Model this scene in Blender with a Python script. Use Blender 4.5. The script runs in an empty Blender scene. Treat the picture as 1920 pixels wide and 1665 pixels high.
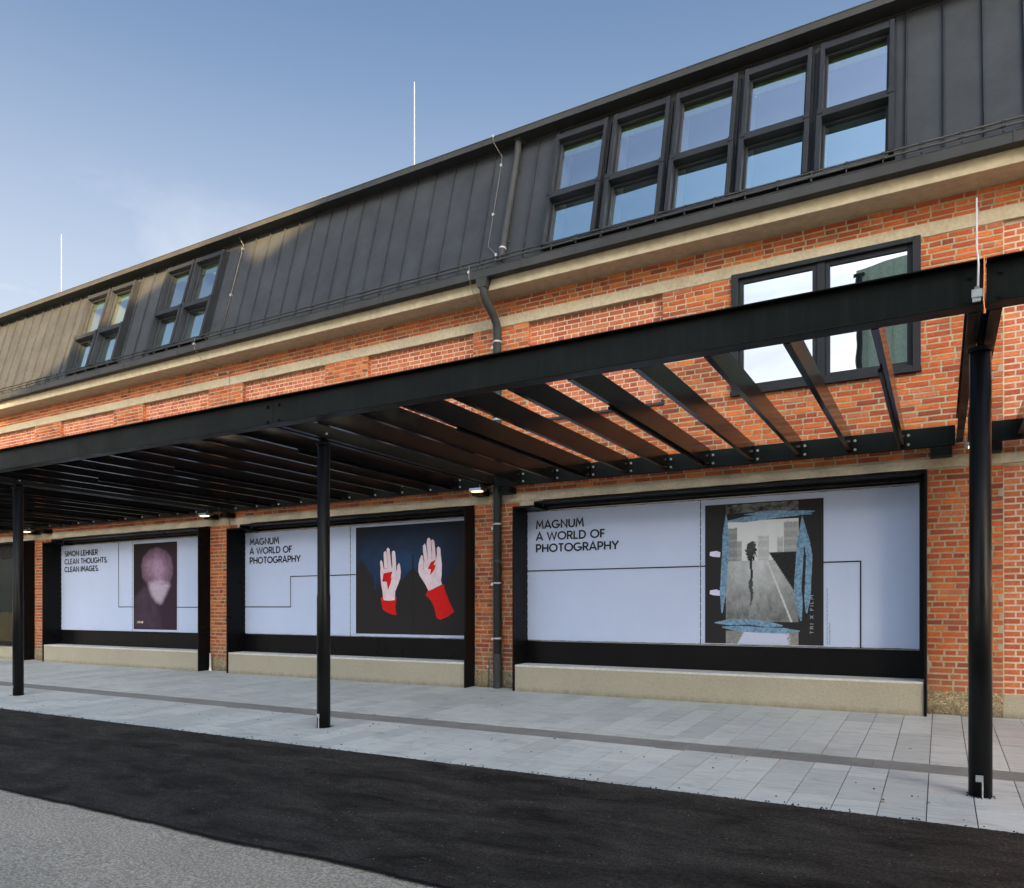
import bpy, math, random
from math import sin, cos, pi, radians
random.seed(7)
scene = bpy.context.scene
col = scene.collection
R = random.Random(11)

# ------------------------------------------------------------------ camera
cam = bpy.data.cameras.new('camera'); cam_o = bpy.data.objects.new('camera', cam); col.objects.link(cam_o)
cam_o.location = (0, 0, 1.5); cam_o.rotation_euler = (radians(90), 0, radians(29.387))
cam.sensor_width = 36; cam.lens = 1410.1 / 1920 * 36
cam.shift_x = -(968.8 - 960) / 1920; cam.shift_y = (1140.1 - 832.5) / 1920
cam.clip_start = 0.05; cam.clip_end = 2000
scene.camera = cam_o

# ------------------------------------------------------------------ light
HAZE = 3.05
SUN = (0.9, -1.0, 0.40)                      # direction towards the sun
sun_el = math.atan2(SUN[2], math.hypot(SUN[0], SUN[1]))
sun_az = math.atan2(SUN[0], SUN[1])          # clockwise from +Y
w = bpy.data.worlds.new('World'); scene.world = w; w.use_nodes = True
nt = w.node_tree; N = nt.nodes; L = nt.links
bg = N['Background']
sky = N.new('ShaderNodeTexSky'); sky.sky_type = 'NISHITA'; sky.sun_disc = False
sky.sun_elevation = sun_el; sky.sun_rotation = sun_az
sky.air_density = 1.0; sky.dust_density = 5.0; sky.ozone_density = 1.9; sky.altitude = 200
tc = N.new('ShaderNodeTexCoord')
# thin cirrus, low over the horizon
mp = N.new('ShaderNodeMapping'); mp.inputs['Scale'].default_value = (1.2, 1.6, 5.5); mp.inputs['Rotation'].default_value = (0.15, 0.2, 0)
nz = N.new('ShaderNodeTexNoise'); nz.inputs['Scale'].default_value = 2.1; nz.inputs['Detail'].default_value = 9; nz.inputs['Roughness'].default_value = 0.62; nz.inputs['Distortion'].default_value = 0.5
cr = N.new('ShaderNodeValToRGB'); cr.color_ramp.elements[0].position = 0.47; cr.color_ramp.elements[1].position = 0.72
cr.color_ramp.elements[1].color = (0.55, 0.55, 0.55, 1)
sx = N.new('ShaderNodeSeparateXYZ')
hr = N.new('ShaderNodeMapRange'); hr.inputs[1].default_value = 0.47; hr.inputs[2].default_value = 0.37; hr.clamp = True
mu = N.new('ShaderNodeMath'); mu.operation = 'MULTIPLY'
mx = N.new('ShaderNodeMixRGB'); mx.blend_type = 'MIX'; mx.inputs[2].default_value = (5.6, 5.5, 5.6, 1)
L.new(tc.outputs['Generated'], mp.inputs[0]); L.new(mp.outputs[0], nz.inputs[0]); L.new(nz.outputs[0], cr.inputs[0])
L.new(tc.outputs['Generated'], sx.inputs[0]); L.new(sx.outputs[2], hr.inputs[0])
L.new(cr.outputs[0], mu.inputs[0]); L.new(hr.outputs[0], mu.inputs[1]); L.new(mu.outputs[0], mx.inputs[0])
# hazy air: the whole sky brightens smoothly and broadly towards the sun
dt = N.new('ShaderNodeVectorMath'); dt.operation = 'DOT_PRODUCT'
sl_ = math.sqrt(sum(c * c for c in SUN)); dt.inputs[1].default_value = tuple(c / sl_ for c in SUN)
L.new(tc.outputs['Generated'], dt.inputs[0])
m1 = N.new('ShaderNodeMapRange'); m1.inputs[1].default_value = -1; m1.inputs[2].default_value = 1; L.new(dt.outputs['Value'], m1.inputs[0])
m2 = N.new('ShaderNodeMath'); m2.operation = 'POWER'; m2.inputs[1].default_value = 2.6; L.new(m1.outputs[0], m2.inputs[0])
m3 = N.new('ShaderNodeMath'); m3.operation = 'MULTIPLY_ADD'; m3.inputs[1].default_value = HAZE; m3.inputs[2].default_value = 1; L.new(m2.outputs[0], m3.inputs[0])
m4 = N.new('ShaderNodeVectorMath'); m4.operation = 'SCALE'; L.new(sky.outputs[0], m4.inputs[0]); L.new(m3.outputs[0], m4.inputs['Scale'])
# paler air low over the horizon
h1 = N.new('ShaderNodeMapRange'); h1.interpolation_type = 'SMOOTHSTEP'; h1.inputs[1].default_value = 0.66; h1.inputs[2].default_value = 0.20; h1.inputs[3].default_value = 0; h1.inputs[4].default_value = .50
L.new(sx.outputs[2], h1.inputs[0])
h2 = N.new('ShaderNodeMixRGB'); h2.inputs[2].default_value = (5.0, 4.9, 4.9, 1); L.new(h1.outputs[0], h2.inputs[0]); L.new(sky.outputs[0], h2.inputs[1]); L.new(h2.outputs[0], m4.inputs[0])
L.new(m4.outputs[0], mx.inputs[1]); L.new(mx.outputs[0], bg.inputs[0])
bg.inputs[1].default_value = 0.05
sl = bpy.data.lights.new('sun', 'SUN'); sl.energy = 5.0; sl.angle = radians(0.6); sl.color = (1.0, 0.63, 0.26)
so = bpy.data.objects.new('sun', sl); col.objects.link(so); so.location = (30, -30, 20)
from mathutils import Vector
so.rotation_euler = Vector(SUN).to_track_quat('Z', 'Y').to_euler()
scene.view_settings.view_transform = 'Standard'; scene.view_settings.look = 'None'
scene.view_settings.exposure = 2.05; scene.view_settings.gamma = 1
try: scene.view_settings.use_curve_mapping = False
except Exception: pass

# ------------------------------------------------------------------ materials
def newmat(name):
    m = bpy.data.materials.new(name); m.use_nodes = True
    return m, m.node_tree.nodes, m.node_tree.links, m.node_tree.nodes['Principled BSDF']
def ramp(N, stops):
    r = N.new('ShaderNodeValToRGB'); e = r.color_ramp.elements
    while len(e) < len(stops): e.new(0.5)
    for i, (p, c) in enumerate(stops):
        e[i].position = p; e[i].color = (c[0], c[1], c[2], 1) if len(c) == 3 else c
    return r
def noise(N, L, scale, detail=4, rough=.6, vec=None, dist=0):
    n = N.new('ShaderNodeTexNoise'); n.inputs['Scale'].default_value = scale
    n.inputs['Detail'].default_value = detail; n.inputs['Roughness'].default_value = rough; n.inputs['Distortion'].default_value = dist
    if vec is not None: L.new(vec, n.inputs[0])
    return n
def coords(N, L, scale=(1, 1, 1)):
    t = N.new('ShaderNodeTexCoord'); m = N.new('ShaderNodeMapping'); m.inputs['Scale'].default_value = scale
    L.new(t.outputs['Object'], m.inputs[0]); return m.outputs[0]
def mixc(N, L, a, b, f, mode='MIX'):
    m = N.new('ShaderNodeMixRGB'); m.blend_type = mode
    for i, s in ((0, f), (1, a), (2, b)):
        if isinstance(s, (int, float)): m.inputs[i].default_value = s
        elif isinstance(s, tuple): m.inputs[i].default_value = (*s, 1)
        else: L.new(s, m.inputs[i])
    return m.outputs[0]
def bump(N, L, p, h, strength, dist=.01):
    b = N.new('ShaderNodeBump'); b.inputs['Strength'].default_value = strength; b.inputs['Distance'].default_value = dist
    L.new(h, b.inputs['Height']); L.new(b.outputs[0], p.inputs['Normal'])
def simple(name, c1, c2=None, scale=6, rough=.6, rough2=None, bmp=0, bscale=80, metal=0, stretch=(1, 1, 1), spec=None, contrast=(.35, .65), coat=0, rnd=0):
    m, N, L, p = newmat(name)
    v = coords(N, L, stretch); n = noise(N, L, scale, 6, .65, v)
    r = ramp(N, [(contrast[0], c1), (contrast[1], c2 or c1)]); L.new(n.outputs[0], r.inputs[0])
    c = r.outputs[0]
    if rnd:
        oi = N.new('ShaderNodeObjectInfo'); mr = N.new('ShaderNodeMapRange'); mr.inputs[3].default_value = 1 - rnd; mr.inputs[4].default_value = 1 + rnd
        L.new(oi.outputs['Random'], mr.inputs[0])
        cc = N.new('ShaderNodeCombineXYZ'); [L.new(mr.outputs[0], cc.inputs[i]) for i in range(3)]
        c = mixc(N, L, c, cc.outputs[0], 1.0, 'MULTIPLY')
    L.new(c, p.inputs['Base Color'])
    p.inputs['Roughness'].default_value = rough; p.inputs['Metallic'].default_value = metal
    if rough2 is not None:
        n2 = noise(N, L, scale * .6, 5, .6, v); mr = N.new('ShaderNodeMapRange'); mr.inputs[1].default_value = .35; mr.inputs[2].default_value = .65
        mr.inputs[3].default_value = rough; mr.inputs[4].default_value = rough2
        L.new(n2.outputs[0], mr.inputs[0]); L.new(mr.outputs[0], p.inputs['Roughness'])
    if spec is not None: p.inputs['Specular IOR Level'].default_value = spec
    if coat: p.inputs['Coat Weight'].default_value = coat; p.inputs['Coat Roughness'].default_value = .12
    if bmp:
        nb = noise(N, L, bscale, 4, .6, v); bump(N, L, p, nb.outputs[0], bmp)
    return m

def brick_mat(name, stops, wear):
    m, N, L, p = newmat(name)
    oi = N.new('ShaderNodeObjectInfo'); ge = N.new('ShaderNodeNewGeometry')
    ad = N.new('ShaderNodeMath'); ad.operation = 'ADD'; L.new(oi.outputs['Random'], ad.inputs[0]); L.new(ge.outputs['Random Per Island'], ad.inputs[1])
    fr = N.new('ShaderNodeMath'); fr.operation = 'FRACT'; L.new(ad.outputs[0], fr.inputs[0])
    r = ramp(N, stops); L.new(fr.outputs[0], r.inputs[0])
    pos = ge.outputs['Position']
    n = noise(N, L, 28, 6, .7, pos); rr = ramp(N, [(.3, (.62, .6, .58)), (.7, (1.25, 1.2, 1.15))]); L.new(n.outputs[0], rr.inputs[0])
    c = mixc(N, L, r.outputs[0], rr.outputs[0], 1.0, 'MULTIPLY')
    n2 = noise(N, L, 2.3, 8, .75, pos, .6); r2 = ramp(N, [(.58, (0, 0, 0)), (.76, (wear, wear, wear))]); L.new(n2.outputs[0], r2.inputs[0])
    c = mixc(N, L, c, (.50, .36, .27), r2.outputs[0])
    n4 = noise(N, L, 1.1, 6, .7, pos); r4 = ramp(N, [(.34, (.62, .60, .58)), (.56, (1, 1, 1))]); L.new(n4.outputs[0], r4.inputs[0])
    c = mixc(N, L, c, r4.outputs[0], .8, 'MULTIPLY')
    L.new(c, p.inputs['Base Color']); p.inputs['Roughness'].default_value = .85
    n3 = noise(N, L, 90, 5, .7, pos); bump(N, L, p, n3.outputs[0], .5, .006)
    return m
M = {}
M['old_brick'] = brick_mat('old_brick', [(0, (.24, .055, .028)), (.08, (.35, .072, .026)), (.3, (.45, .095, .024)), (.6, (.54, .130, .030)), (.8, (.62, .180, .038)), (.92, (.50, .175, .08)), (1, (.34, .085, .04))], .30)
M['new_brick'] = brick_mat('new_brick', [(0, (.36, .085, .040)), (.25, (.48, .13, .050)), (.6, (.57, .18, .070)), (.9, (.58, .22, .10)), (1, (.40, .10, .045))], .25)
def geo_simple(name, c1, c2, scale, rough, b, bs, fine=14):
    m, N, L, p = newmat(name); g = N.new('ShaderNodeNewGeometry'); pos = g.outputs['Position']
    n = noise(N, L, scale, 8, .7, pos); r = ramp(N, [(.33, c1), (.67, c2)]); L.new(n.outputs[0], r.inputs[0])
    n5 = noise(N, L, scale * fine, 4, .7, pos); r5 = ramp(N, [(.3, (.8, .8, .8)), (.7, (1.15, 1.15, 1.15))]); L.new(n5.outputs[0], r5.inputs[0])
    L.new(mixc(N, L, r.outputs[0], r5.outputs[0], 1.0, 'MULTIPLY'), p.inputs['Base Color']); p.inputs['Roughness'].default_value = rough
    n2 = noise(N, L, bs, 5, .7, pos); bump(N, L, p, n2.outputs[0], b, .01)
    return m
M['old_mortar'] = geo_simple('old_mortar', (.35, .315, .21), (.50, .45, .32), 3, .95, .8, 60)
M['new_mortar'] = geo_simple('new_mortar', (.60, .50, .40), (.70, .60, .49), 3, .9, .4, 60)
M['lintel'] = geo_simple('lintel_concrete', (.37, .33, .235), (.48, .43, .315), 1.2, .9, .3, 40)
M['cornice'] = geo_simple('cornice_render', (.43, .39, .28), (.48, .43, .31), .5, .9, .03, 50)
M['plinth'] = geo_simple('pebble_plinth', (.16, .13, .075), (.38, .32, .21), 14, .95, 1.0, 38)
M['bench'] = geo_simple('bench_concrete', (.34, .315, .24), (.375, .35, .27), .7, .85, .10, 120, 90)
# bench with fine aggregate specks
def speck(m, scale, dark, light, pos_space='Position', amt=.5):
    N = m.node_tree.nodes; L = m.node_tree.links; p = N['Principled BSDF']
    src = p.inputs['Base Color'].links[0].from_socket
    g = N.new('ShaderNodeNewGeometry'); v = N.new('ShaderNodeTexVoronoi'); v.inputs['Scale'].default_value = scale; L.new(g.outputs['Position'], v.inputs[0])
    s = N.new('ShaderNodeSeparateColor'); L.new(v.outputs['Color'], s.inputs[0])
    r = ramp(N, [(0, dark), (.25, (1, 1, 1)), (.8, (1, 1, 1)), (1, light)]); L.new(s.outputs[0], r.inputs[0])
    L.new(mixc(N, L, src, r.outputs[0], amt, 'MULTIPLY'), p.inputs['Base Color'])
speck(M['bench'], 150, (.6, .58, .55), (1.25, 1.22, 1.15), amt=.6)
speck(M['plinth'], 75, (.3, .26, .2), (2.2, 2.0, 1.6), amt=1)

def splash(m, z0, z1, colr, amt):
    N = m.node_tree.nodes; L = m.node_tree.links; p = N['Principled BSDF']
    src = p.inputs['Base Color'].links[0].from_socket
    g = N.new('ShaderNodeNewGeometry'); sp = N.new('ShaderNodeSeparateXYZ'); L.new(g.outputs['Position'], sp.inputs[0])
    mr = N.new('ShaderNodeMapRange'); mr.inputs[1].default_value = z1; mr.inputs[2].default_value = z0; L.new(sp.outputs[2], mr.inputs[0])
    mp = N.new('ShaderNodeMapping'); mp.inputs['Scale'].default_value = (5, 5, 1.2); L.new(g.outputs['Position'], mp.inputs[0])
    n = noise(N, L, 1.5, 7, .75, mp.outputs[0]); ad = N.new('ShaderNodeMath'); ad.operation = 'MULTIPLY'; L.new(n.outputs[0], ad.inputs[0]); L.new(mr.outputs[0], ad.inputs[1])
    rp = ramp(N, [(.18, (0, 0, 0)), (.55, (amt, amt, amt))]); L.new(ad.outputs[0], rp.inputs[0])
    L.new(mixc(N, L, src, colr, rp.outputs[0]), p.inputs['Base Color'])
splash(M['bench'], -.02, .16, (.13, .115, .085), .8)
splash(M['plinth'], -.02, .25, (.07, .06, .04), .8)
splash(M['old_brick'], .2, 1.3, (.20, .13, .09), .55)

def metal_paint(name, base, rough, specks=0, spec=.5):
    m, N, L, p = newmat(name); g = N.new('ShaderNodeNewGeometry'); pos = g.outputs['Position']
    n = noise(N, L, 1.7, 6, .65, pos); r = ramp(N, [(.3, tuple(c * .82 for c in base)), (.7, tuple(c * 1.18 for c in base))]); L.new(n.outputs[0], r.inputs[0])
    c = r.outputs[0]
    if specks:
        v = N.new('ShaderNodeTexVoronoi'); v.inputs['Scale'].default_value = 55; L.new(pos, v.inputs[0])
        rv = ramp(N, [(.02, (1, 1, 1)), (.10, (0, 0, 0))]); L.new(v.outputs['Distance'], rv.inputs[0])
        nn = noise(N, L, 3, 3, .6, pos); rn = ramp(N, [(.42, (0, 0, 0)), (.62, (specks, specks, specks))]); L.new(nn.outputs[0], rn.inputs[0])
        f = mixc(N, L, rv.outputs[0], rn.outputs[0], 1.0, 'MULTIPLY')
        c = mixc(N, L, c, (.34, .33, .27), f)
    if name in ('black_green_steel', 'black_post_steel'):
        ms = N.new('ShaderNodeMapping'); ms.inputs['Scale'].default_value = (9, 9, .7); L.new(pos, ms.inputs[0])
        ns = noise(N, L, 1.4, 8, .75, ms.outputs[0]); rs_ = ramp(N, [(.50, (0, 0, 0)), (.75, (.14, .14, .14))]); L.new(ns.outputs[0], rs_.inputs[0])
        c = mixc(N, L, c, (.055, .058, .052), rs_.outputs[0])
    L.new(c, p.inputs['Base Color']); p.inputs['Specular IOR Level'].default_value = spec
    n2 = noise(N, L, 2.2, 6, .7, pos); mr = N.new('ShaderNodeMapRange'); mr.inputs[1].default_value = .35; mr.inputs[2].default_value = .65
    mr.inputs[3].default_value = rough * .8; mr.inputs[4].default_value = rough * 1.25; L.new(n2.outputs[0], mr.inputs[0]); L.new(mr.outputs[0], p.inputs['Roughness'])
    n3 = noise(N, L, 1.1, 3, .5, pos); bump(N, L, p, n3.outputs[0], .06, .05)
    return m
M['roof_metal'] = metal_paint('anthracite_roof_sheet', (.043, .050, .059), .50, 1.0, .06)
M['gutter_metal'] = metal_paint('anthracite_gutter', (.044, .048, .051), .50, 0, .14)
M['window_metal'] = metal_paint('anthracite_window_metal', (.024, .028, .034), .48, .35, .12)
M['steel'] = metal_paint('black_green_steel', (.0045, .0068, .006), .42, 0, .12)
M['louvre'] = metal_paint('black_louvre_steel', (.0035, .0035, .0035), .17, 0, .14)
M['case_steel'] = metal_paint('black_case_steel', (.005, .005, .006), .32, 0, .10)
M['post_steel'] = metal_paint('black_post_steel', (.0045, .005, .005), .38, .12, .18)
M['pipe'] = metal_paint('grey_pipe', (.045, .050, .053), .6, .25, .15)
M['galv'] = simple('galvanised', (.45, .46, .47), (.6, .61, .62), 20, .35, metal=.8)
M['wire'] = simple('aluminium_wire', (.20, .19, .17), (.27, .26, .23), 12, .4, metal=.5)
M['rod'] = simple('pale_rod', (.30, .31, .33), rough=.6)
M['white_rod'] = simple('white_rod', (.72, .73, .75), rough=.4)
M['copper'] = simple('copper', (.24, .09, .035), (.34, .13, .05), 9, .35, metal=.9)
M['rubber'] = simple('black_rubber', (.015, .015, .016), rough=.6)
M['white_band'] = simple('white_band', (.42, .42, .43), rough=.6)
M['reveal'] = simple('white_reveal_plaster', (.72, .74, .72), (.78, .80, .78), 2, .8)
M['room'] = simple('dim_room', (.10, .12, .13), (.14, .16, .17), 1, .9)  # dimness of the rooms, put into the sheet colour
M['green_tint'] = simple('green_strip_mat', (.16, .24, .06), (.24, .33, .09), 8, .8)
M['plaster_green'] = geo_simple('green_sheet_facade', (.42, .62, .53), (.48, .68, .58), .6, .6, .1, 10)
M['plaster_grey'] = geo_simple('grey_facade', (.32, .31, .29), (.40, .39, .36), .5, .9, .3, 20)
M['dark_opening'] = simple('dark_glass', (.02, .025, .03), rough=.08)

def glass(name, refl, tint, rough=.0, gcol=(.95, .97, 1)):
    m, N, L, p = newmat(name); N.remove(p); out = N['Material Output']
    t = N.new('ShaderNodeBsdfTransparent'); t.inputs[0].default_value = (*tint, 1)
    g = N.new('ShaderNodeBsdfGlossy'); g.inputs['Roughness'].default_value = rough; g.inputs[0].default_value = (*gcol, 1)
    f = N.new('ShaderNodeFresnel'); f.inputs[0].default_value = 1.5
    ad = N.new('ShaderNodeMath'); ad.operation = 'ADD'; ad.use_clamp = True; ad.inputs[1].default_value = refl; L.new(f.outputs[0], ad.inputs[0])
    geo = N.new('ShaderNodeNewGeometry'); n = noise(N, L, .8, 2, .5, geo.outputs['Position']); b = N.new('ShaderNodeBump'); b.inputs['Strength'].default_value = .05; b.inputs['Distance'].default_value = .05
    L.new(n.outputs[0], b.inputs['Height']); L.new(b.outputs[0], g.inputs['Normal'])
    x = N.new('ShaderNodeMixShader'); L.new(ad.outputs[0], x.inputs[0]); L.new(t.outputs[0], x.inputs[1]); L.new(g.outputs[0], x.inputs[2]); L.new(x.outputs[0], out.inputs[0])
    return m
M['glass_roof'] = glass('coated_roof_glass', .46, (.80, .92, .90))
M['glass_wall'] = glass('coated_wall_glass', .74, (.35, .42, .42), gcol=(.60, .62, .63))
M['glass_low'] = glass('coated_lower_roof_glass', .56, (.80, .95, .95), gcol=(.84, 1, 1))
M['glass_dark'] = glass('entrance_glass', .0, (.16, .22, .20), gcol=(.5, .55, .5))

def slab_mat():
    m, N, L, p = newmat('pale_grey_stone_slab')
    g = N.new('ShaderNodeNewGeometry'); pos = g.outputs['Position']; oi = N.new('ShaderNodeObjectInfo')
    ad = N.new('ShaderNodeMath'); ad.operation = 'ADD'; L.new(oi.outputs['Random'], ad.inputs[0]); L.new(g.outputs['Random Per Island'], ad.inputs[1])
    fr = N.new('ShaderNodeMath'); fr.operation = 'FRACT'; L.new(ad.outputs[0], fr.inputs[0])
    r = ramp(N, [(0, (.415, .45, .43)), (.5, (.475, .51, .485)), (1, (.53, .565, .535))]); L.new(fr.outputs[0], r.inputs[0])
    mp = N.new('ShaderNodeMapping'); mp.inputs['Scale'].default_value = (.8, 3.2, 1); L.new(pos, mp.inputs[0])
    n = noise(N, L, 3, 9, .72, mp.outputs[0], .8); rr = ramp(N, [(.28, (.62, .62, .64)), (.48, (1, 1, 1)), (.75, (1.14, 1.13, 1.10))]); L.new(n.outputs[0], rr.inputs[0])
    c = mixc(N, L, r.outputs[0], rr.outputs[0], 1.0, 'MULTIPLY')
    n2 = noise(N, L, 1.1, 7, .75, pos, 1.2); r2 = ramp(N, [(.56, (0, 0, 0)), (.72, (.42, .42, .42))]); L.new(n2.outputs[0], r2.inputs[0])
    c = mixc(N, L, c, (.27, .24, .20), r2.outputs[0])
    # tyre scuffs: arcs
    wv = N.new('ShaderNodeTexWave'); wv.wave_type = 'RINGS'; wv.inputs['Scale'].default_value = 3.4; wv.inputs['Distortion'].default_value = 2.5; wv.inputs['Detail'].default_value = 2
    mp2 = N.new('ShaderNodeMapping'); mp2.inputs['Location'].default_value = (2.9, -6.4, 0); L.new(pos, mp2.inputs[0]); L.new(mp2.outputs[0], wv.inputs[0])
    rw = ramp(N, [(.90, (0, 0, 0)), (.99, (.3, .3, .3))]); L.new(wv.outputs[1], rw.inputs[0])
    n6 = noise(N, L, .55, 3, .6, pos); r6 = ramp(N, [(.54, (0, 0, 0)), (.64, (1, 1, 1))]); L.new(n6.outputs[0], r6.inputs[0])
    f = mixc(N, L, rw.outputs[0], r6.outputs[0], 1.0, 'MULTIPLY')
    c = mixc(N, L, c, (.16, .165, .17), f)
    L.new(c, p.inputs['Base Color']); p.inputs['Roughness'].default_value = .62
    n3 = noise(N, L, 70, 5, .7, pos); bump(N, L, p, n3.outputs[0], .18, .005)
    return m
M['slab'] = slab_mat()
M['joint_sand'] = geo_simple('joint_sand', (.07, .06, .045), (.15, .125, .095), 5, .95, .6, 90)
M['grate'] = metal_paint('drain_cast', (.20, .205, .20), .6, .6)

def asphalt(name, c1, c2, patch, speckc, spk, bs, grain=1.0):
    m, N, L, p = newmat(name); g = N.new('ShaderNodeNewGeometry'); pos = g.outputs['Position']
    mp = N.new('ShaderNodeMapping'); mp.inputs['Scale'].default_value = patch; mp.inputs['Rotation'].default_value = (0, 0, .12); L.new(pos, mp.inputs[0])
    n = noise(N, L, 1.0, 10, .72, mp.outputs[0], .7); r = ramp(N, [(.30, c1), (.72, c2)]); L.new(n.outputs[0], r.inputs[0])
    n2 = noise(N, L, 48, 6, .9, pos); r2 = ramp(N, [(.36, (.15, .15, .15)), (.5, (.9, .9, .9)), (.64, (2.3, 2.26, 2.15))]); L.new(n2.outputs[0], r2.inputs[0])
    c = mixc(N, L, r.outputs[0], r2.outputs[0], grain, 'MULTIPLY')
    v = N.new('ShaderNodeTexVoronoi'); v.inputs['Scale'].default_value = 42; L.new(pos, v.inputs[0])
    sc = N.new('ShaderNodeSeparateColor'); L.new(v.outputs['Color'], sc.inputs[0])
    rv = ramp(N, [(1 - spk - .01, (0, 0, 0)), (1 - spk, (1, 1, 1))]); L.new(sc.outputs[0], rv.inputs[0])
    rd = ramp(N, [(.22, (1, 1, 1)), (.34, (0, 0, 0))]); L.new(v.outputs['Distance'], rd.inputs[0])
    f = mixc(N, L, rv.outputs[0], rd.outputs[0], 1.0, 'MULTIPLY')
    c = mixc(N, L, c, speckc, f)
    # chalky splashes
    n7 = noise(N, L, 1.3, 9, .85, pos, 1.5); r7 = ramp(N, [(.66, (0, 0, 0)), (.80, (.6, .6, .6))]); L.new(n7.outputs[0], r7.inputs[0])
    c = mixc(N, L, c, tuple(min(.4, x * 3.2) for x in c2), r7.outputs[0])
    L.new(c, p.inputs['Base Color']); p.inputs['Roughness'].default_value = .8; p.inputs['Specular IOR Level'].default_value = .12
    mixh = N.new('ShaderNodeMath'); mixh.operation = 'ADD'; L.new(n2.outputs[0], mixh.inputs[0]); L.new(v.outputs['Distance'], mixh.inputs[1])
    bump(N, L, p, mixh.outputs[0], bs, .012)
    return m
M['fresh_asphalt'] = asphalt('fresh_asphalt', (.004, .004, .004), (.060, .058, .051), (1.1, 2.8, 1), (.22, .22, .21), .007, 1.0)
M['old_asphalt'] = asphalt('old_asphalt', (.34, .315, .26), (.46, .425, .355), (.4, .6, 1), (.45, .44, .42), .05, .8, .75)
M['tar'] = simple('tar_seam', (.006, .006, .007), (.012, .012, .013), 9, .7, spec=.08)

M['banner'] = simple('pale_blue_banner_fabric', (.46, .55, .74), (.48, .57, .765), 1.2, .8, bmp=.04, bscale=1.2, spec=.15)
M['print_black'] = simple('black_print', (.018, .017, .018), rough=.65, spec=.25)
M['print_white'] = simple('white_print', (.60, .62, .78), rough=.7)
M['film_grey'] = simple('film_grey_print', (.36, .37, .44), rough=.7)
M['skin'] = simple('skin_print', (.68, .52, .56), (.78, .68, .74), 7, .7, spec=.2)
M['red'] = simple('red_print', (.50, .006, .006), (.66, .012, .010), 30, .7, spec=.2)
M['crayon'] = simple('blue_crayon_print', (.09, .18, .28), (.20, .34, .48), 22, .7, stretch=(1, 1, 1), contrast=(.38, .58), spec=.2)
M['fold'] = simple('fold_shadow_line', (.20, .25, .36), rough=.7)
def vcol(name):
    m, N, L, p = newmat(name); a = N.new('ShaderNodeVertexColor'); a.layer_name = 'print'
    L.new(a.outputs[0], p.inputs['Base Color']); p.inputs['Roughness'].default_value = .7; p.inputs['Specular IOR Level'].default_value = .2
    return m
M['picture'] = vcol('printed_picture')
def emit(name, c, s):
    m, N, L, p = newmat(name); p.inputs['Base Color'].default_value = (.8, .8, .75, 1); p.inputs['Emission Color'].default_value = (*c, 1); p.inputs['Emission Strength'].default_value = s
    return m
M['lamp_lens'] = emit('warm_lamp_lens', (1, .66, .34), 1.0)

# ------------------------------------------------------------------ builders
base = {}
def props(o, **k):
    for a, b in k.items():
        if b is not None: o[a] = b
def thing(name, label, cat, loc=(0, 0, 0), group=None):
    o = bpy.data.objects.new(name, None); col.objects.link(o); o.location = loc; o.empty_display_size = .2
    props(o, label=label, category=cat, group=group); base[o.name] = loc
    return o
def rootloc(o):
    x, y, z = 0, 0, 0
    while o is not None: x += o.location[0]; y += o.location[1]; z += o.location[2]; o = o.parent
    return (x, y, z)
def raw(name, vs, fs, mat, parent=None, smooth=False):
    ox, oy, oz = rootloc(parent) if parent else (0, 0, 0)
    me = bpy.data.meshes.new(name); me.from_pydata([(a - ox, b - oy, c - oz) for a, b, c in vs], [], fs)
    me.materials.append(M[mat] if isinstance(mat, str) else mat)
    if smooth: me.polygons.foreach_set('use_smooth', [True] * len(me.polygons))
    me.update()
    o = bpy.data.objects.new(name, me); col.objects.link(o)
    if parent: o.parent = parent
    return o
class MB:
    def __init__(s): s.v = []; s.f = []
    def box(s, x0, x1, y0, y1, z0, z1, back=True):
        n = len(s.v)
        s.v += [(x0, y0, z0), (x1, y0, z0), (x1, y1, z0), (x0, y1, z0), (x0, y0, z1), (x1, y0, z1), (x1, y1, z1), (x0, y1, z1)]
        F = [(0, 1, 5, 4), (1, 2, 6, 5), (3, 0, 4, 7), (4, 5, 6, 7), (3, 2, 1, 0)]
        if back: F.append((2, 3, 7, 6))
        s.f += [tuple(n + i for i in q) for q in F]; return s
    def hexa(s, p):   # 8 points ordered like box
        n = len(s.v); s.v += list(p)
        s.f += [tuple(n + i for i in q) for q in [(0, 1, 5, 4), (1, 2, 6, 5), (3, 0, 4, 7), (4, 5, 6, 7), (3, 2, 1, 0), (2, 3, 7, 6)]]; return s
    def tube(s, pts, r, seg=10, caps=True):
        pts = [Vector(p) for p in pts]; n = len(s.v); k = len(pts)
        for i, p in enumerate(pts):
            d = (pts[min(i + 1, k - 1)] - pts[max(i - 1, 0)]).normalized()
            a = Vector((1, 0, 0)) if abs(d.x) < .8 else Vector((0, 1, 0))
            u = d.cross(a).normalized(); v = d.cross(u).normalized()
            rr = r[i] if isinstance(r, (list, tuple)) else r
            for j in range(seg):
                t = 2 * pi * j / seg; q = p + (u * cos(t) + v * sin(t)) * rr; s.v.append(tuple(q))
        for i in range(k - 1):
            for j in range(seg):
                a = n + i * seg + j; b = n + i * seg + (j + 1) % seg
                s.f.append((a, b, b + seg, a + seg))
        if caps:
            s.f.append(tuple(n + j for j in range(seg))[::-1]); s.f.append(tuple(n + (k - 1) * seg + j for j in range(seg)))
        return s
    def poly_xz(s, pts, y):
        n = len(s.v); s.v += [(x, y, z) for x, z in pts]; s.f.append(tuple(range(n, n + len(pts)))); return s
    def build(s, name, mat, parent=None, smooth=False, **k):
        o = raw(name, s.v, s.f, mat, parent, smooth); props(o, **k); return o
def bevel(o, wdt=.004, seg=2):
    m = o.modifiers.new('bevel', 'BEVEL'); m.width = wdt; m.segments = seg; m.limit_method = 'ANGLE'; return o
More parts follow.
